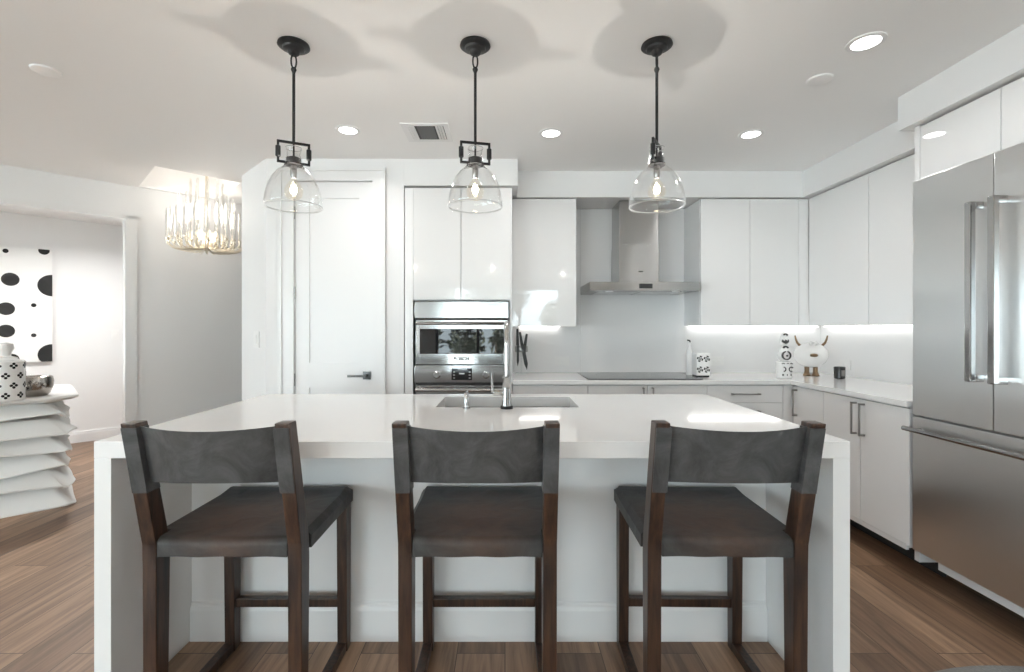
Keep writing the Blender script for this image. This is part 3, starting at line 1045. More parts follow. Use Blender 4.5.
# ------------------------------------------------------------------ counter stools
def make_stool():
    t = thing('counter_stool', '', 'stool', group='leather counter stools at the island')
    LX, lw = .224, .0215
    lean = .098
    for s in (-1, 1):
        x0, x1 = sorted((s * LX - lw, s * LX + lw))
        bm = MB()
        prism(bm, [(-.226, 0), (-.176, 0), (-.166, .56), (-.170, .62), (-.166 - lean, 1.010), (-.224 - lean + .006, 1.010), (-.232, .62), (-.230, .56)], 'x', x0, x1, .004)
        obj('leg', bm, 'walnut', t)
    for s in (-1, 1):
        x0, x1 = sorted((s * LX - lw + .003, s * LX + lw))
        bm = MB()
        prism(bm, [(.200, 0), (.243, 0), (.250, .60), (.190, .60)], 'x', x0, x1, .004)
        obj('leg', bm, 'walnut', t)
    for s in (-1, 1):
        bm = MB(); box(bm, s * LX - .018, s * LX + .018, -.195, .203, .001, .036, .003); obj('floor_runner', bm, 'walnut', t)
    bm = MB(); box(bm, -LX + lw - .004, LX - lw + .004, .208, .236, .172, .206, .003); obj('stretcher', bm, 'walnut', t)
    bm = MB()
    box(bm, -LX + lw - .004, LX - lw + .004, -.212, -.185, .584, .61, .003)
    box(bm, -LX + lw - .004, LX - lw + .004, .205, .235, .584, .61, .003)
    for s in (-1, 1):
        box(bm, s * LX - .016, s * LX + .016, -.172, .192, .584, .61, .003)
    obj('seat_frame', bm, 'walnut', t)
    # seat: a leather sling stretched over the frame, wrapping all four rails
    bm = MB()
    ys = [-.229, -.2275, -.222, -.213, -.20, -.186, -.1645] + [-.1635, -.158] + [-.15 + .30 * i / 14 for i in range(15)] + [.17, .20, .225, .243, .252, .256]
    nx = 22
    rows_t, rows_b = [], []
    for i, y in enumerate(ys):
        hw = .2005 if y <= -.164 else .2500
        edge_y = min(y + .229, .256 - y)
        rt, rb = [], []
        for j in range(nx + 1):
            k = -1 + 2 * j / nx
            k = math.copysign(abs(k) ** .8, k)
            x = k * hw
            edge = min(edge_y, hw - abs(x) if y > -.164 else 1)
            drop = 0 if edge > .022 else .022 - math.sqrt(max(0, .022 ** 2 - (.022 - edge) ** 2))
            sag = -.010 * (1 - (x / .25) ** 2) * (1 - (y / .27) ** 4)
            roll = .010 * max(0, (y - .16) / .09) ** 1 * (1 if y < .24 else .6)
            rt.append(bm.verts.new((x, y, .642 + sag + roll - drop)))
            rb.append(bm.verts.new((x, y, .581 + .0010 * math.sin(9 * k + y * 20) * (1 if edge_y < .03 else 0))))
        rows_t.append(rt)
        rows_b.append(rb)
    for a, c in zip(rows_t, rows_t[1:]):
        for j in range(nx):
            bm.faces.new((a[j], a[j + 1], c[j + 1], c[j]))
    for a, c in zip(rows_b, rows_b[1:]):
        for j in range(nx):
            bm.faces.new((a[j], c[j], c[j + 1], a[j + 1]))
    for i in range(len(ys) - 1):
        for j in (0, nx):
            bm.faces.new((rows_t[i][j], rows_t[i + 1][j], rows_b[i + 1][j], rows_b[i][j]))
    for i in (0, -1):
        for j in range(nx):
            bm.faces.new((rows_t[i][j], rows_b[i][j], rows_b[i][j + 1], rows_t[i][j + 1]))
    bmesh.ops.recalc_face_normals(bm, faces=bm.faces[:])
    o = obj('seat', bm, 'seatleather', t); o['label'] = 'worn dark leather sling seat with brown patina'
    # backrest sling, bowed towards the sitter's back
    bm = MB()
    nu, nv = 26, 8
    lay = [[], []]

    def post_y(z):
        return -.202 - lean * max(0, (z - .61) / .4)
    for f in range(2):
        for i in range(nv + 1):
            row = []
            for j in range(nu + 1):
                k = -1 + 2 * j / nu
                zt_, zb_ = .999 - .008 * (1 - k * k), .820 + .012 * (1 - k * k)
                z = zb_ + (zt_ - zb_) * i / nv
                y = post_y(z) - .048 * (1 - k * k) + (.0045 if f else 0)
                row.append(bm.verts.new((k * (LX - lw + .001), y, z)))
            lay[f].append(row)
    for f in range(2):
        for i in range(nv):
            for j in range(nu):
                q = (lay[f][i][j], lay[f][i][j + 1], lay[f][i + 1][j + 1], lay[f][i + 1][j])
                bm.faces.new(q if f == 0 else q[::-1])
    for i in (0, nv):
        for j in range(nu):
            bm.faces.new((lay[0][i][j], lay[0][i][j + 1], lay[1][i][j + 1], lay[1][i][j]))
    for j in (0, nu):
        for i in range(nv):
            bm.faces.new((lay[0][i][j], lay[1][i][j], lay[1][i + 1][j], lay[0][i + 1][j]))
    bmesh.ops.recalc_face_normals(bm, faces=bm.faces[:])
    o = obj('backrest', bm, 'leather', t); o['label'] = 'charcoal grey leather sling'
    # leather wrapped round the outer back and inner side of each post
    for s in (-1, 1):
        bm = MB()

        def back(z):
            return -.232 - (lean - .014) * (z - .62) / .39

        def fore(z):
            return -.170 - (lean - .004) * (z - .62) / .39
        z0, z1 = .792, .996
        xo, xi = s * (LX + lw - .002), s * (LX - lw)
        x0, x1 = sorted((xo, xi - s * .004))
        e = .004
        prism(bm, [(back(z0) - e, z0), (back(z0) + .002, z0), (back(z1) + .002, z1), (back(z1) - e, z1)], 'x', x0, x1, .0015)
        x0, x1 = sorted((xi + s * .001, xi - s * .004))
        prism(bm, [(back(z0), z0), (fore(z0) - .004, z0), (fore(z1) - .004, z1), (back(z1), z1)], 'x', x0, x1, .0015)
        o = obj('leather_sleeve', bm, 'leather', t); o['label'] = 'charcoal leather wrapped round the post'
    return t


st = make_stool()
spots = [(-.8735, 1.71, 0, 'charcoal leather counter stool with dark wood legs at the left end of the island'),
         (-.0850, 1.71, 0, 'charcoal leather counter stool in the middle, directly in front of the sink'),
         (.692, 1.71, R(-1.2), 'charcoal leather counter stool with dark wood legs at the right end of the island')]
for i, (x, y, rz, lab) in enumerate(spots):
    if i == 0:
        st.location = (x, y, 0)
        st.rotation_euler = (0, 0, rz)
        st['label'] = lab
    else:
        dup(st, (x, y, 0), rz, lab)


# ------------------------------------------------------------------ pendants
def make_pendant():
    """hangs from z = 0 downwards"""
    t = thing('pendant_light', '', 'pendant light', group='glass pendants over the island')
    bm = MB(); lathe(bm, [(0, -.001), (.064, -.001), (.066, -.008), (.060, -.013), (.046, -.016), (.042, -.024), (.026, -.031), (.021, -.042), (.012, -.048), (0, -.048)], 32); obj('canopy', bm, 'blackmetal', t)
    bm = MB()
    pts = [(0.0105 * math.cos(2 * PI * i / 16), 0, -.072 + .030 * math.sin(2 * PI * i / 16)) for i in range(17)]
    tube(bm, pts, .0036, 8, False)
    obj('chain_link', bm, 'blackmetal', t)
    bm = MB()
    lathe(bm, [(0, -.098), (.009, -.100), (.012, -.108), (.009, -.116), (.007, -.12), (.0062, -.125), (.0062, -.424), (0, -.424)], 14)
    obj('stem', bm, 'blackmetal', t)
    # square yoke
    bm = MB()
    W2, z1, z0 = .061, -.424, -.510
    b = .0048
    box(bm, -W2 - b, W2 + b, -b, b, z1 - b, z1 + b, .001)
    for s in (-1, 1):
        box(bm, s * W2 - b, s * W2 + b, -b, b, z0 - b, z1, .001)
        box(bm, *sorted((s * .024, s * (W2 + b))), -b, b, z0 - b, z0 + b, .001)
        lathe(bm, [(.006, z0 + .018), (.0105, z0 + .022), (.0105, z1 - .022), (.006, z1 - .018)], 14, (s * W2, 0, 0))
    tube(bm, [(0, 0, z1), (0, 0, z0)], .0042, 10)
    obj('yoke', bm, 'blackmetal', t)
    bm = MB(); lathe(bm, [(0, -.486), (.020, -.486), (.029, -.490), (.029, -.502), (.026, -.506), (.026, -.514), (.0375, -.516), (.0375, -.520), (.018, -.524), (0, -.524)], 28); obj('socket_cap', bm, 'blackmetal', t)
    bm = MB(); lathe(bm, [(.0125, -.524), (.0135, -.530), (.0135, -.560), (.0115, -.570), (.010, -.576), (0, -.576)], 20); obj('lamp_holder', bm, 'nickel', t)
    prof = [(.034, -.446), (.0335, -.452), (.029, -.466), (.0285, -.480), (.033, -.494), (.036, -.512), (.039, -.524), (.048, -.534),
            (.066, -.550), (.084, -.573), (.099, -.602), (.109, -.632), (.115, -.660), (.1170, -.686), (.1140, -.700), (.1115, -.704)]
    bm = MB(); lathe(bm, prof, 48, cap=False)
    g = obj('glass_shade', bm, 'shade', t)
    for nm, rr, zz, w_ in (('bottom_rim', .1150, -.6965, .0026), ('neck_rim', .034, -.447, .0018)):
        bm = MB()
        tube(bm, [(rr * math.cos(2 * PI * i / 48), rr * math.sin(2 * PI * i / 48), zz) for i in range(49)], w_, 8, False)
        obj(nm, bm, 'rimglass', g)
    bm = MB(); lathe(bm, [(.0105, -.574), (.014, -.586), (.030, -.606), (.038, -.630), (.034, -.652), (.020, -.668), (0, -.673)], 24, cap=False); bl = obj('bulb', bm, 'bulb', t)
    bm = MB()
    for k in range(4):
        an = 2 * PI * k / 4
        tube(bm, [(.004 * math.cos(an), .004 * math.sin(an), -.604), (.012 * math.cos(an), .012 * math.sin(an), -.622), (.007 * math.cos(an), .007 * math.sin(an), -.640)], .0026, 8)
    obj('filament', bm, 'filament', bl)
    return t


pp = make_pendant()
PYY = 2.065
for i, (x, rz, lab) in enumerate(((-.909, R(26), 'black and clear glass pendant light above the left stool'),
                                  (-.128, R(13), 'black and clear glass pendant light above the middle stool near the ceiling vent'),
                                  (.653, R(58), 'black and clear glass pendant light above the right stool in front of the range hood'))):
    if i == 0:
        pp.location = (x, PYY, CEIL); pp.rotation_euler = (0, 0, rz); pp['label'] = lab
    else:
        dup(pp, (x, PYY, CEIL), rz, lab)
    lamp('pendant_bulb_light', 'POINT', (x, PYY, CEIL - .602), P_BULB, .0012, color=(1, .96, .92))


# ------------------------------------------------------------------ ceiling fittings
def make_downlight():
    t = thing('downlight', '', 'ceiling light', group='recessed ceiling lights')
    bm = MB(); lathe(bm, [(.055, -.001), (.054, -.005), (.072, -.004), (.074, -.0005)], 36, cap=False); obj('trim_ring', bm, 'trim', t)
    bm = MB(); lathe(bm, [(0, -.0035), (.055, -.0035), (.055, -.001), (0, -.001)], 36); obj('lens', bm, 'lens', t)
    return t


dl = make_downlight()
DL = [(-.966, 2.953, 'lit round recessed ceiling light left of the air vent'),
      (.287, 2.998, 'lit round recessed ceiling light between the middle and right pendants'),
      (1.545, 3.014, 'lit round recessed ceiling light before the back right wall cabinet'),
      (1.539, 2.047, 'lit round recessed ceiling light nearest the refrigerator, at upper right')]
for x in (-2.4, -.4, 1.5):  # added lamps out of view, filling the room with even light
    for y in (.2, -1.8, -3.8):
        DL.append((x, y, 'unseen recessed ceiling light added in the living area behind the camera'))
DL += [(-4.6, -2.5, 'unseen recessed ceiling light added in the living area behind the camera'), (-4.6, .5, 'unseen recessed ceiling light added in the living area behind the camera'),  # two more added fill lamps on the living side
       (-4.03, 4.71, 'round recessed ceiling light in the hall behind the opening'), (-5.02, 3.72, 'round recessed ceiling light in the hall behind the opening')]
for i, (x, y, lab) in enumerate(DL):
    if i == 0:
        dl.location = (x, y, CEIL); dl['label'] = lab
    else:
        dup(dl, (x, y, CEIL), 0, lab)
    d = lamp('downlight_beam', 'AREA', (x, y, CEIL - .006), P_DOWN * (5 if i >= 15 else 1.0 if i > 3 else .7), .10, color=(1, .985, .97))
    d.data.spread = R(150)

for x, y, lab in ((-2.17, 2.268, 'round white ceiling cover plate at upper left of the kitchen'), (1.54, 2.35, 'round white ceiling cover plate near the refrigerator downlight')):
    bm = MB(); lathe(bm, [(0, -.012), (.045, -.012), (.055, -.008), (.057, -.0005)], 36, (x, y, CEIL))
    tag(obj('ceiling_cover', bm, 'ceiling'), lab, 'cover plate', 'round ceiling cover plates')

t = thing('ceiling_vent', 'square white ceiling air vent with dark slots beside the middle pendant', 'vent', (-.482, 2.985, CEIL))
bm = MB(); frame_slab(bm, (-.142, .142, -.138, .138), (-.112, .112, -.108, .108), -.008, -.0005); obj('frame', bm, 'trim', t, False)
bm = MB(); box(bm, -.112, .112, -.108, .108, -.002, -.0005); obj('backing', bm, 'dark', t, False)
bm = MB(); box(bm, -.052, .05, -.1, .1, -.005, -.002); o = obj('grille', bm, 'vellum', t, False)
for x in (-.10, -.085, -.07, .064, .080, .096):
    bm = MB()
    k = .008 if x > 0 else -.008
    prism(bm, [(x - .0045, -.003), (x + .0045, -.003), (x + .0045 + k, -.010), (x - .0045 + k, -.010)], 'y', -.106, .106)
    obj('blade', bm, 'trim', t, False)

# ------------------------------------------------------------------ chandelier in the ceiling recess
CC = P0 + U * ((hs0 + hs1) / 2 + .13) + V * ((hv0 + hv1) / 2)
t = thing('chandelier', 'champagne chandelier of clear crystal rods hanging in the ceiling recess', 'chandelier', (CC.x, CC.y, 1.955))
bm = MB(); lathe(bm, [(0, .965), (.06, .965), (.06, .945), (.012, .935), (.010, .10), (.02, .09), (.045, .06), (.05, .03), (.03, .004), (0, 0)], 24); obj('stem', bm, 'champagne', t)
tiers = [(24, .285, .075, .33), (16, .205, .075, .47), (10, .125, .075, .60)]
for n, r, zb, ztop in tiers:
    for k in range(n):
        an = 2 * PI * (k + .5 * (n % 3)) / n
        c, s = math.cos(an), math.sin(an)
        bm = MB()
        pts = [(c * .04, s * .04, .035), (c * r * .35, s * r * .35, .012), (c * r * .62, s * r * .62, .002), (c * r * .86, s * r * .86, .016), (c * r, s * r, .048), (c * r, s * r, zb + .012)]
        tube(bm, pts, .0042, 8)
        lathe(bm, [(0, zb), (.013, zb), (.015, zb + .010), (.009, zb + .014), (0, zb + .014)], 12, (c * r, s * r, 0))
        arm = obj('arm', bm, 'champagne', t)
        bm = MB()
        lathe(bm, [(.0105, zb + .014), (.0105, ztop - .012), (.004, ztop), (0, ztop)], 10, (c * r, s * r, 0))
        obj('crystal_rod', bm, 'crystal', arm)
for k in range(8):
    an = 2 * PI * k / 8
    bm = MB(); lathe(bm, [(0, .09), (.010, .095), (.014, .13), (.008, .165), (0, .175)], 12, (math.cos(an) * .075, math.sin(an) * .075, 0)); obj('candle_bulb', bm, 'warmglow', t)
lamp('chandelier_light', 'POINT', (CC.x, CC.y, 2.32), 9, .09, color=(1, .93, .85))

# ------------------------------------------------------------------ hall: painting, switch, console
HO = P0 + V * 2.08                       # origin on the hall wall
HM = Matrix(((U.x, V.x, 0, HO.x), (U.y, V.y, 0, HO.y), (0, 0, 1, 0), (0, 0, 0, 1)))


def hall_s(x, v=0.0):
    """distance along the hall wall seen at picture column x"""
    k = (x - 505) / 480
    o = HO + V * v
    return (k * o.y - o.x) / (U.x - k * U.y)


def hall_depth(s, v=0.0):
    return (HO + V * v + U * s).y


t = thing('painting', 'white painting with scattered black dots on the hall wall', 'painting')
s1 = hall_s(52.5, -.03)
D1 = hall_depth(s1, -.03)
pz1, pz0 = HC + (328.8 - 250) / 480 * D1, HC - (361.5 - 328.8) / 480 * D1
s0 = s1 - 1.0
bm = MB(); box(bm, s0, s1, -.032, -.003, pz0, pz1, .002, 2, HM); obj('canvas', bm, 'canvas', t)
dots = [(5.5, 250.8, 2.2), (44, 250.5, 4.2), (10.3, 279.3, 6.6), (52.3, 285.7, 10.8), (6, 308.7, 6.4), (33.7, 305.2, 2.0), (6, 331, 6.4),
        (33.7, 335.3, 2.0), (52, 354.5, 10.4), (11.7, 359.5, 5.6)]
circles = []
for dx, dy, dr_ in dots:
    q = hall_s(dx, -.033)
    dd = hall_depth(q, -.033)
    circles.append((q, HC + (328.8 - dy) / 480 * dd, dr_ / 480 * dd))
circles += [(s1 + cs, pz0 + cz, r) for cs, cz, r in ((-.62, .55, .09), (-.80, .93, .05), (-.72, 1.02, .02), (-.90, .30, .11), (-.6, .2, .02))]
for cs, cz, r in circles:
    bm = MB()
    prism(bm, disc_y(bm, cs, cz, r, 0, 32, (s0 + .002, s1 - .001, pz0 + .002, pz1 - .002)), 'y', -.0335, -.0315)
    bm.transform(HM)
    obj('black_dot', bm, 'inkblack', t, False)


def wall_plate(name, label, cat, mtx, w, h, kind, group):
    """a plate centred on the local origin, facing local -y"""
    t = thing(name, label, cat, group=group)
    t.matrix_world = mtx
    bm = MB(); box(bm, -w / 2, w / 2, -.006, -.0005, -h / 2, h / 2, .0015); obj('plate', bm, 'outlet', t)
    bm = MB()
    if kind == 'switch':
        box(bm, -.017, .017, -.0095, -.006, -.033, .033, .001)
        obj('rocker', bm, 'outlet', t)
    else:
        for s in (-1, 1):
            bm = MB() if s == 1 else bm
            box(bm, s * .021 - .015, s * .021 + .015, -.0085, -.006, -.014, .014, .001)
            for q in (-1, 1):
                box(bm, s * .021 + q * .006 - .001, s * .021 + q * .006 + .001, -.0088, -.0083, -.004, .006)
            obj('socket', bm, 'outlet', t)
    return t


s = hall_s(115, 0)
p = HO + U * s
wall_plate('light_switch', 'white light switch on the hall wall right of the dotted painting', 'switch',
           Matrix.Translation((p.x, p.y, HC - 6 / 480 * p.y)) @ Matrix.Rotation(R(45), 4, 'Z'), .075, .12, 'switch', 'white switches')
k = .1336
wall_plate('light_switch', 'white light switch on the slanted wall left of the pantry door', 'switch',
           Matrix.Translation((-1.718 - k, 3.45 + k, 1.205)) @ Matrix.Rotation(R(-45), 4, 'Z'), .12, .12, 'switch', 'white switches')
for x, lab in ((.485, 'white wall outlet on the backsplash left of the cooktop'), (1.80, 'white wall outlet on the backsplash right of the cooktop')):
    wall_plate('wall_outlet', lab, 'outlet', Matrix.Translation((x, YW, 1.01)), .12, .075, 'outlet', 'white wall outlets')
wall_plate('wall_outlet', 'white wall outlet on the right wall behind the dark candle cup', 'outlet',
           Matrix.Translation((XR, 3.79, 1.00)) @ Matrix.Rotation(R(-90), 4, 'Z'), .12, .075, 'outlet', 'white wall outlets')

# sculptural console of draped tiers
KC = Vector((-3.16, 3.52, 0))            # its near right corner
KL, KD = 1.35, 0.98
t = thing('console_table', 'sculptural white console table of wavy stacked tiers at the hall opening', 'table', (KC.x, KC.y, 0), R(45))
KT = .80


def rrect(n, x0, x1, y0, y1, rad):
    """points around a rounded rectangle"""
    pts = []
    cs = [(x1 - rad, y0 + rad, -90), (x1 - rad, y1 - rad, 0), (x0 + rad, y1 - rad, 90), (x0 + rad, y0 + rad, 180)]
    m = n // 4
    for i, (cx, cy, a0) in enumerate(cs):
        q = [(cx + rad * math.cos(R(a0 + 90 * k / 8)), cy + rad * math.sin(R(a0 + 90 * k / 8))) for k in range(9)]
        nx_ = cs[(i + 1) % 4]
        e0 = q[-1]
        e1 = (nx_[0] + rad * math.cos(R(nx_[2])), nx_[1] + rad * math.sin(R(nx_[2])))
        pts += q
        pts += [(e0[0] + (e1[0] - e0[0]) * k / 14, e0[1] + (e1[1] - e0[1]) * k / 14) for k in range(1, 14)]
    return pts


def ring_layer(bm, base, c, rows):
    """rows of (scale towards c, z, wave amplitude, phase)"""
    out = []
    n = len(base)
    for (ins, z, amp, ph) in rows:
        row = []
        for i, (x, y) in enumerate(base):
            a = 2 * PI * i / n
            w_ = math.sin(a * 7 + ph) * .6 + math.sin(a * 11 + 2.3 * ph) * .4
            w2 = math.sin(a * 5 + 1.7 * ph) * .55 + math.sin(a * 9 + ph) * .45
            d = Vector((x - c[0], y - c[1]))
            L = d.length
            d = d / L
            L2 = L - ins + amp * .5 * w_
            row.append(bm.verts.new((c[0] + d.x * L2, c[1] + d.y * L2, z + amp * .75 * w2)))
        out.append(row)
    for a, b in zip(out, out[1:]):
        for i in range(n):
            j = (i + 1) % n
            bm.faces.new((a[i], a[j], b[j], b[i]))
    bm.faces.new(out[0])
    bm.faces.new(out[-1])
    bmesh.ops.recalc_face_normals(bm, faces=bm.faces[:])


cc = (-KL / 2, KD / 2)
lips = [.655, .530, .405, .280, .155, .006]
tops = [.752, .632, .508, .384, .262, .140]
for i, (zl, ztp) in enumerate(zip(lips, tops)):
    off = [.015, -.010, .005, .015, -.005, -.015][i]
    base = rrect(88, -KL + off, -off, off, KD - off, .06)
    bm = MB()
    ph = 1.3 + 2.1 * i
    am = .030 if i < 5 else .004
    ring_layer(bm, base, cc, [(.14, ztp, 0, ph), (.105, ztp - .02, .004, ph), (.065, zl + .055, .010, ph), (.018, zl + .018, am, ph),
                              (.0, zl + .004, am, ph), (.004, zl - .006 if i < 5 else 0.0, am, ph), (.10, zl + .02 if i < 5 else 0.0, am * .3, ph)])
    obj('tier', bm, 'plaster', t, flat_big=False)
base = rrect(88, -KL - .02, .035, -.02, KD + .02, .13)
bm = MB()
ring_layer(bm, base, cc, [(.12, .752, 0, .4), (.04, .765, .004, .4), (.0, .780, .006, .4), (.004, .795, .005, .4), (.022, .800, .0, .4)])
obj('top', bm, 'plaster', t, flat_big=False)

# things on the console
def clover(bm, cx, cy, cz, r, an, size):
    """a four-petal mark on an upright cylinder"""
    for k in range(4):
        b = PI / 4 * 0 + k * PI / 2
        du, dz = math.cos(b) * size * .62, math.sin(b) * size * .62
        n = 10
        f, g_ = [], []
        for j in range(n):
            q = 2 * PI * j / n
            u_ = du + size * .42 * math.cos(q)
            z_ = dz + size * .42 * math.sin(q)
            a2 = an + u_ / r
            for lst, rr_ in ((f, r + .0012), (g_, r - .0005)):
                lst.append(bm.verts.new((cx + rr_ * math.cos(a2), cy + rr_ * math.sin(a2), cz + z_)))
        bm.faces.new(f)
        for j in range(n):
            bm.faces.new((f[j], g_[j], g_[(j + 1) % n], f[(j + 1) % n]))
    bmesh.ops.recalc_face_normals(bm, faces=bm.faces[:])


vx, vy, vr = -3.375, 3.240, .100
t = thing('canister', 'white canister with black four-petal marks on the console table', 'canister', (vx, vy, KT))
bm = MB(); lathe(bm, [(0, 0.001), (vr - .006, 0.001), (vr, .008), (vr, .262), (vr - .008, .272), (0, .272)], 40); nb = len(bm.faces)
for row in range(4):
    for k in range(8):
        clover(bm, 0, 0, .040 + row * .066, vr, 2 * PI * (k + .5 * (row % 2)) / 8 + .05, .021)
bm.faces.ensure_lookup_table()
for f in bm.faces[nb:]:
    f.material_index = 1
obj('body', bm, 'ceramic', t).data.materials.append(M['inkblack'])
bm = MB(); lathe(bm, [(0, .272), (.07, .272), (.06, .29), (.03, .30), (.03, .32), (.045, .35), (.04, .385), (.0, .395)], 28); obj('lid', bm, 'ceramic', t)

bx, by = -3.40, 3.475
t = thing('silver_bowl', 'tarnished silver bowl next to the white canister on the console', 'bowl', (bx, by, KT))
bm = MB(); lathe(bm, [(0, .001), (.064, .001), (.080, .02), (.096, .06), (.100, .105), (.094, .140), (.086, .144), (.084, .138), (.090, .10), (.084, .06), (.064, .03), (0, .02)], 36); obj('body', bm, 'silver', t)
bm = MB()
for k in range(5):
    an = -2.0 + k * .42
    lathe(bm, [(0, -.014), (.012, -.008), (.014, 0), (.010, .009), (0, .013)], 10, (.099 * math.cos(an), .099 * math.sin(an), .085 + .012 * (k % 2)))
obj('raised_ornament', bm, 'silver', t)

# ------------------------------------------------------------------ things on the worktop
kx, ky = .134, 3.93
t = thing('knife_stand', 'clear stand with a dark grip holding knives left of the cooktop', 'knife stand', (kx, ky, ZT))
bm = MB(); lathe(bm, [(0, .001), (.045, .001), (.045, .010), (.008, .012), (.008, .195), (0, .195)], 24); obj('stand', bm, 'acrylic', t)
bm = MB(); box(bm, -.052, .052, -.014, .014, .180, .232, .010); obj('grip', bm, 'nickel', t)
for lab, top, mid, bot, wb in (('black upright knife at the left of the knife stand', (-.033, .372), (-.031, .236), (-.031, .065), .011),
                               ('black broad-bladed knife crossing the middle of the knife stand', (-.014, .345), (.004, .236), (.044, .036), .017),
                               ('short black knife tilted at the right of the knife stand', (.043, .330), (.028, .236), (.022, .150), .010)):
    yk = -.026 if wb < .015 else -.045
    kt = thing('knife', lab, 'knife', (kx, ky, ZT), group='knives in the stand')
    bm = MB()
    d = Vector((mid[0] - top[0], 0, mid[1] - top[1])).normalized()
    q = Vector((-d.z, 0, d.x)) * .0125
    T_, M_ = Vector((top[0], 0, top[1])), Vector((mid[0], 0, mid[1]))
    prism(bm, [((T_ + q * .7).x, (T_ + q * .7).z), ((T_ - q * .7).x, (T_ - q * .7).z), ((M_ - q).x, (M_ - q).z), ((M_ + q).x, (M_ + q).z)], 'y', yk - .010, yk + .008, .002)
    obj('handle', bm, 'blackplastic', kt)
    bm = MB()
    B_ = Vector((bot[0], 0, bot[1]))
    d = (B_ - M_).normalized()
    q = Vector((-d.z, 0, d.x)) * wb
    C_ = M_ + (B_ - M_) * .75
    prism(bm, [((M_ + q).x, (M_ + q).z), ((M_ - q * .6).x, (M_ - q * .6).z), ((C_ - q * .7).x, (C_ - q * .7).z), (B_.x, B_.z), ((C_ + q).x, (C_ + q).z)], 'y', yk - .0028, yk - .0002)
    obj('blade', bm, 'blackplastic', kt)

t = thing('bottle', 'slim white bottle with dark stopper beside the patterned jar', 'bottle', (1.484, 3.86, ZT))
bm = MB(); lathe(bm, [(0, .001), (.026, .001), (.028, .006), (.028, .17), (.022, .20), (.010, .225), (.009, .262), (0, .262)], 24); obj('body', bm, 'ceramic', t)
bm = MB(); tube(bm, [(.004, 0, .262), (.002, 0, .276), (-.018, 0, .280)], .006, 10); o = obj('stopper', bm, 'blackplastic', t); o['label'] = 'black pouring spout'

t = thing('patterned_jar', 'square white jar with black checked rosettes right of the cooktop', 'jar', (1.513, 3.71, ZT))
bm = MB(); box(bm, -.052, .052, -.05, .05, .014, .185, .006); obj('body', bm, 'ceramic', t)
bm = MB(); box(bm, -.048, .045, -.048, .048, .0008, .014, .002); obj('base', bm, 'inkblack', t)
bm = MB()
for cx in (-.026, .026):
    for cz in (.060, .142):
        for k in range(8):
            for ring in range(2):
                if (k + ring) % 2:
                    continue
                r0, r1 = ((.002, .0125), (.0130, .0240))[ring]
                a0, a1 = 2 * PI * k / 8, 2 * PI * (k + 1) / 8 + .12
                pts = [(cx + r1 * math.cos(a0 + (a1 - a0) * j / 3), cz + r1 * math.sin(a0 + (a1 - a0) * j / 3)) for j in range(4)]
                pts += [(cx + r0 * math.cos(a1 - (a1 - a0) * j / 3), cz + r0 * math.sin(a1 - (a1 - a0) * j / 3)) for j in range(4)]
                prism(bm, pts, 'y', -.0512, -.0495)
obj('rosettes', bm, 'inkblack', t, False)

# three-piece painted totem
t = thing('totem_figurine', 'stacked white figurine with black and brown painted marks in the corner', 'figurine', (2.102, 3.62, ZT))
bm = MB(); lathe(bm, [(0, .001), (.050, .001), (.053, .006), (.053, .118), (.048, .124), (0, .124)], 28); o = obj('block', bm, 'ceramic', t)
bm = MB(); lathe(bm, [(0, .124), (.022, .126), (.040, .150), (.043, .175), (.034, .205), (.017, .232), (.014, .240), (0, .242)], 28); obj('pear', bm, 'ceramic', t)
bm = MB(); lathe(bm, [(0, .240), (.016, .242), (.027, .262), (.027, .285), (.022, .310), (.012, .335), (0, .345)], 24); obj('head', bm, 'ceramic', t)


def arc_mark(bm, r, y, cx, cz, a0, a1, w, n=10):
    pts = [(cx + (r + w) * math.cos(a0 + (a1 - a0) * j / n), cz + (r + w) * math.sin(a0 + (a1 - a0) * j / n)) for j in range(n + 1)]
    pts += [(cx + (r - w) * math.cos(a1 - (a1 - a0) * j / n), cz + (r - w) * math.sin(a1 - (a1 - a0) * j / n)) for j in range(n + 1)]
    prism(bm, pts, 'y', y - .002, y + .012)


for nm, kids in (('block', [lambda b: arc_mark(b, .016, -.052, -.030, .070, -1.4, 1.4, .0035), lambda b: arc_mark(b, .016, -.052, .026, .070, .6, 5.2, .0040)]
                 + [lambda b, c=c: arc_mark(b, .010, -.053, c, .104, .5, 2.6, .0025) for c in (-.03, 0, .028)]
                 + [lambda b, c=c: box(b, c - .003, c + .003, -.0545, -.04, .022, .034) for c in (-.032, -.004, .026)]),
                 ('pear', [lambda b: arc_mark(b, .030, -.040, 0, .172, PI * .58, PI * 2.42, .0040, 20), lambda b: arc_mark(b, .004, -.044, 0, .170, 0, 2 * PI - .01, .0035),
                           lambda b: arc_mark(b, .017, -.030, 0, .222, .25, PI - .25, .004)]),
                 ('head', [lambda b: prism(b, [(-.024, .272), (-.012, .262), (0, .258), (.012, .262), (.024, .272), (.022, .290), (.012, .278), (0, .292), (-.012, .278), (-.022, .290)], 'y', -.0285, -.012),
                           lambda b: arc_mark(b, .014, -.021, .004, .318, .2, PI - .3, .004)])):
    host = [c for c in t.children if c.name.split('.')[0] == nm][0]
    for f in kids:
        bm = MB()
        f(bm)
        obj('painted_mark', bm, 'darknickel', host, False)

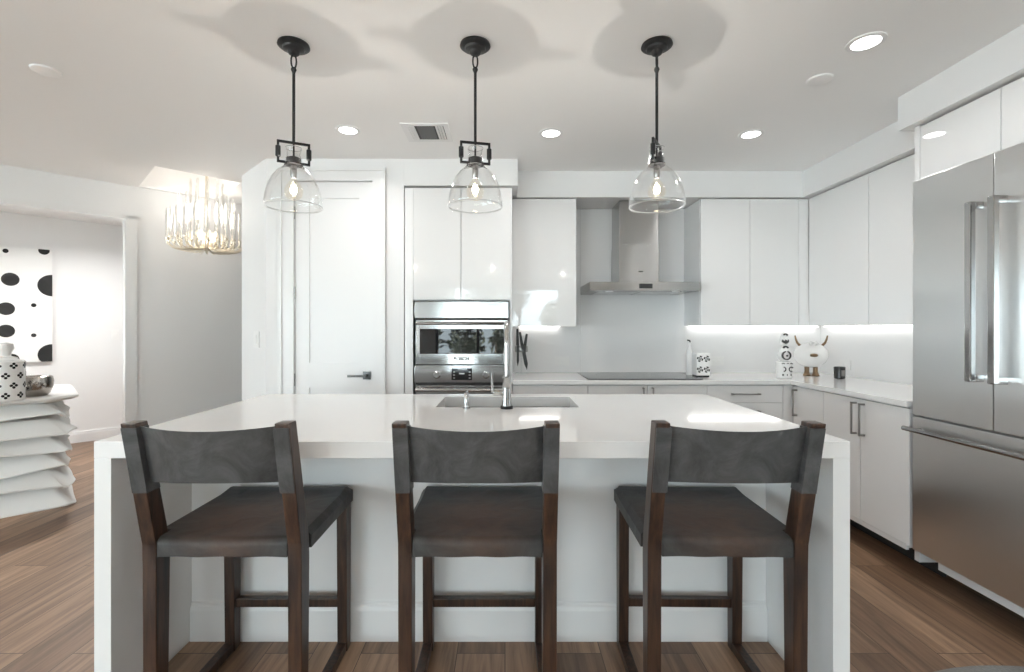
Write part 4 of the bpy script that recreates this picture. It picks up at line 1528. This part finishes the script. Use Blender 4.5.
# round bull figure
t = thing('bull_figurine', 'round pearl white bull figurine with brass horns and feet', 'figurine', (2.415, 3.79, ZT), R(-14))
bm = MB()
prof = [(math.sin(PI * i / 20) * .124, .165 - math.cos(PI * i / 20) * .099) for i in range(21)]
lathe(bm, prof, 36, sy=.52)
obj('body', bm, 'ceramic', t)
for s in (-1, 1):
    bm = MB(); tube(bm, [(s * .076, 0, .236), (s * .098, -.004, .262), (s * .108, -.006, .290), (s * .114, -.006, .318)], .0105, 12, True, .005); obj('horn', bm, 'gold', t)
    bm = MB()
    lathe(bm, [(0, .001), (.026, .001), (.028, .008), (.020, .020), (.017, .035), (.017, .070), (0, .075)], 16, (s * .030, -.005, 0), sy=1.2); obj('foot', bm, 'gold', t)
    bm = MB(); lathe(bm, [(0, -.016), (.012, -.010), (.015, 0), (.010, .012), (0, .016)], 10, (s * .018, -.055, .258)); obj('curl', bm, 'ceramic', t)
bm = MB(); lathe(bm, [(0, -.014), (.022, -.010), (.030, 0), (.022, .010), (0, .014)], 20, (0, -.066, .165), sy=.5); obj('muzzle', bm, 'gold', t)

t = thing('candle_cup', 'dark smoked glass candle cup on the right worktop', 'candle', (2.485, 3.565, ZT))
bm = MB(); lathe(bm, [(0, .001), (.031, .001), (.036, .006), (.037, .088), (.033, .089), (.032, .06), (0, .06)], 28); obj('cup', bm, 'smoke', t)
bm = MB(); box(bm, -.013, .013, -.0385, -.034, .022, .066, .002); o = obj('paper_label', bm, 'nickel', t); o['label'] = 'grey label'

# round rug at the lower right
bm = MB(); lathe(bm, [(0, .009), (.90, .009), (.93, .006), (.935, .001), (0, .001)], 72, (1.85, .895, 0))
tag(obj('rug', bm, 'rug'), 'round grey rug on the plank floor at lower right', 'rug')

# ------------------------------------------------------------------ terrace and trees beyond the glass doors
bm = MB(); prism(bm, [(-16, -16), (12, -16), (12, YB - .12), (XL - .15, YB - .12), (XL - .15, 6), (-16, 6)], 'z', -.25, -.02); struct('terrace', bm, 'paving')


def make_tree(x, y, h, r, seed, lab):
    rnd = random.Random(seed)
    t = thing('tree', lab, 'tree', (x, y, -.02), group='trees beyond the glass doors')
    bm = MB(); tube(bm, [(0, 0, 0), (.05, .02, h * .3), (-.03, 0, h * .6)], .11, 10, True, .05); obj('trunk', bm, 'bark', t)
    bm = MB()
    for k in range(800 if h > 2 else 330):
        a, b = rnd.random() * 2 * PI, math.acos(2 * rnd.random() - 1)
        q = r * rnd.random() ** .4
        low = h * (.72 if h > 2 else .5)
        c = Vector((q * math.sin(b) * math.cos(a), q * math.sin(b) * math.sin(a), low + q * math.cos(b) * .9))
        w_ = .05 + .06 * rnd.random()
        e1 = Vector((rnd.uniform(-1, 1), rnd.uniform(-1, 1), rnd.uniform(-1, 1))).normalized()
        e2 = e1.orthogonal().normalized()
        vs = [bm.verts.new(c + e1 * w_ * 1.6), bm.verts.new(c + e2 * w_ * .6), bm.verts.new(c - e1 * w_ * 1.6), bm.verts.new(c - e2 * w_ * .6)]
        bm.faces.new(vs)
    o = obj('foliage', bm, 'leaf', t, False)


for i, (x, y, h, r) in enumerate(((-2.6, -9.2, 3.0, 1.0), (-.3, -10.0, 3.6, 1.2), (1.9, -9.0, 2.3, .7), (-5.2, -9.5, 3.4, 1.4), (3.6, -10, 3.6, 1.3), (-2.4, -7.4, 1.9, .58), (-1.15, -7.3, 1.8, .58), (.1, -7.4, 1.9, .58), (1.35, -7.3, 1.7, .58))):
    make_tree(x, y, h, r, i, 'leafy green tree outside the glass doors behind the camera')
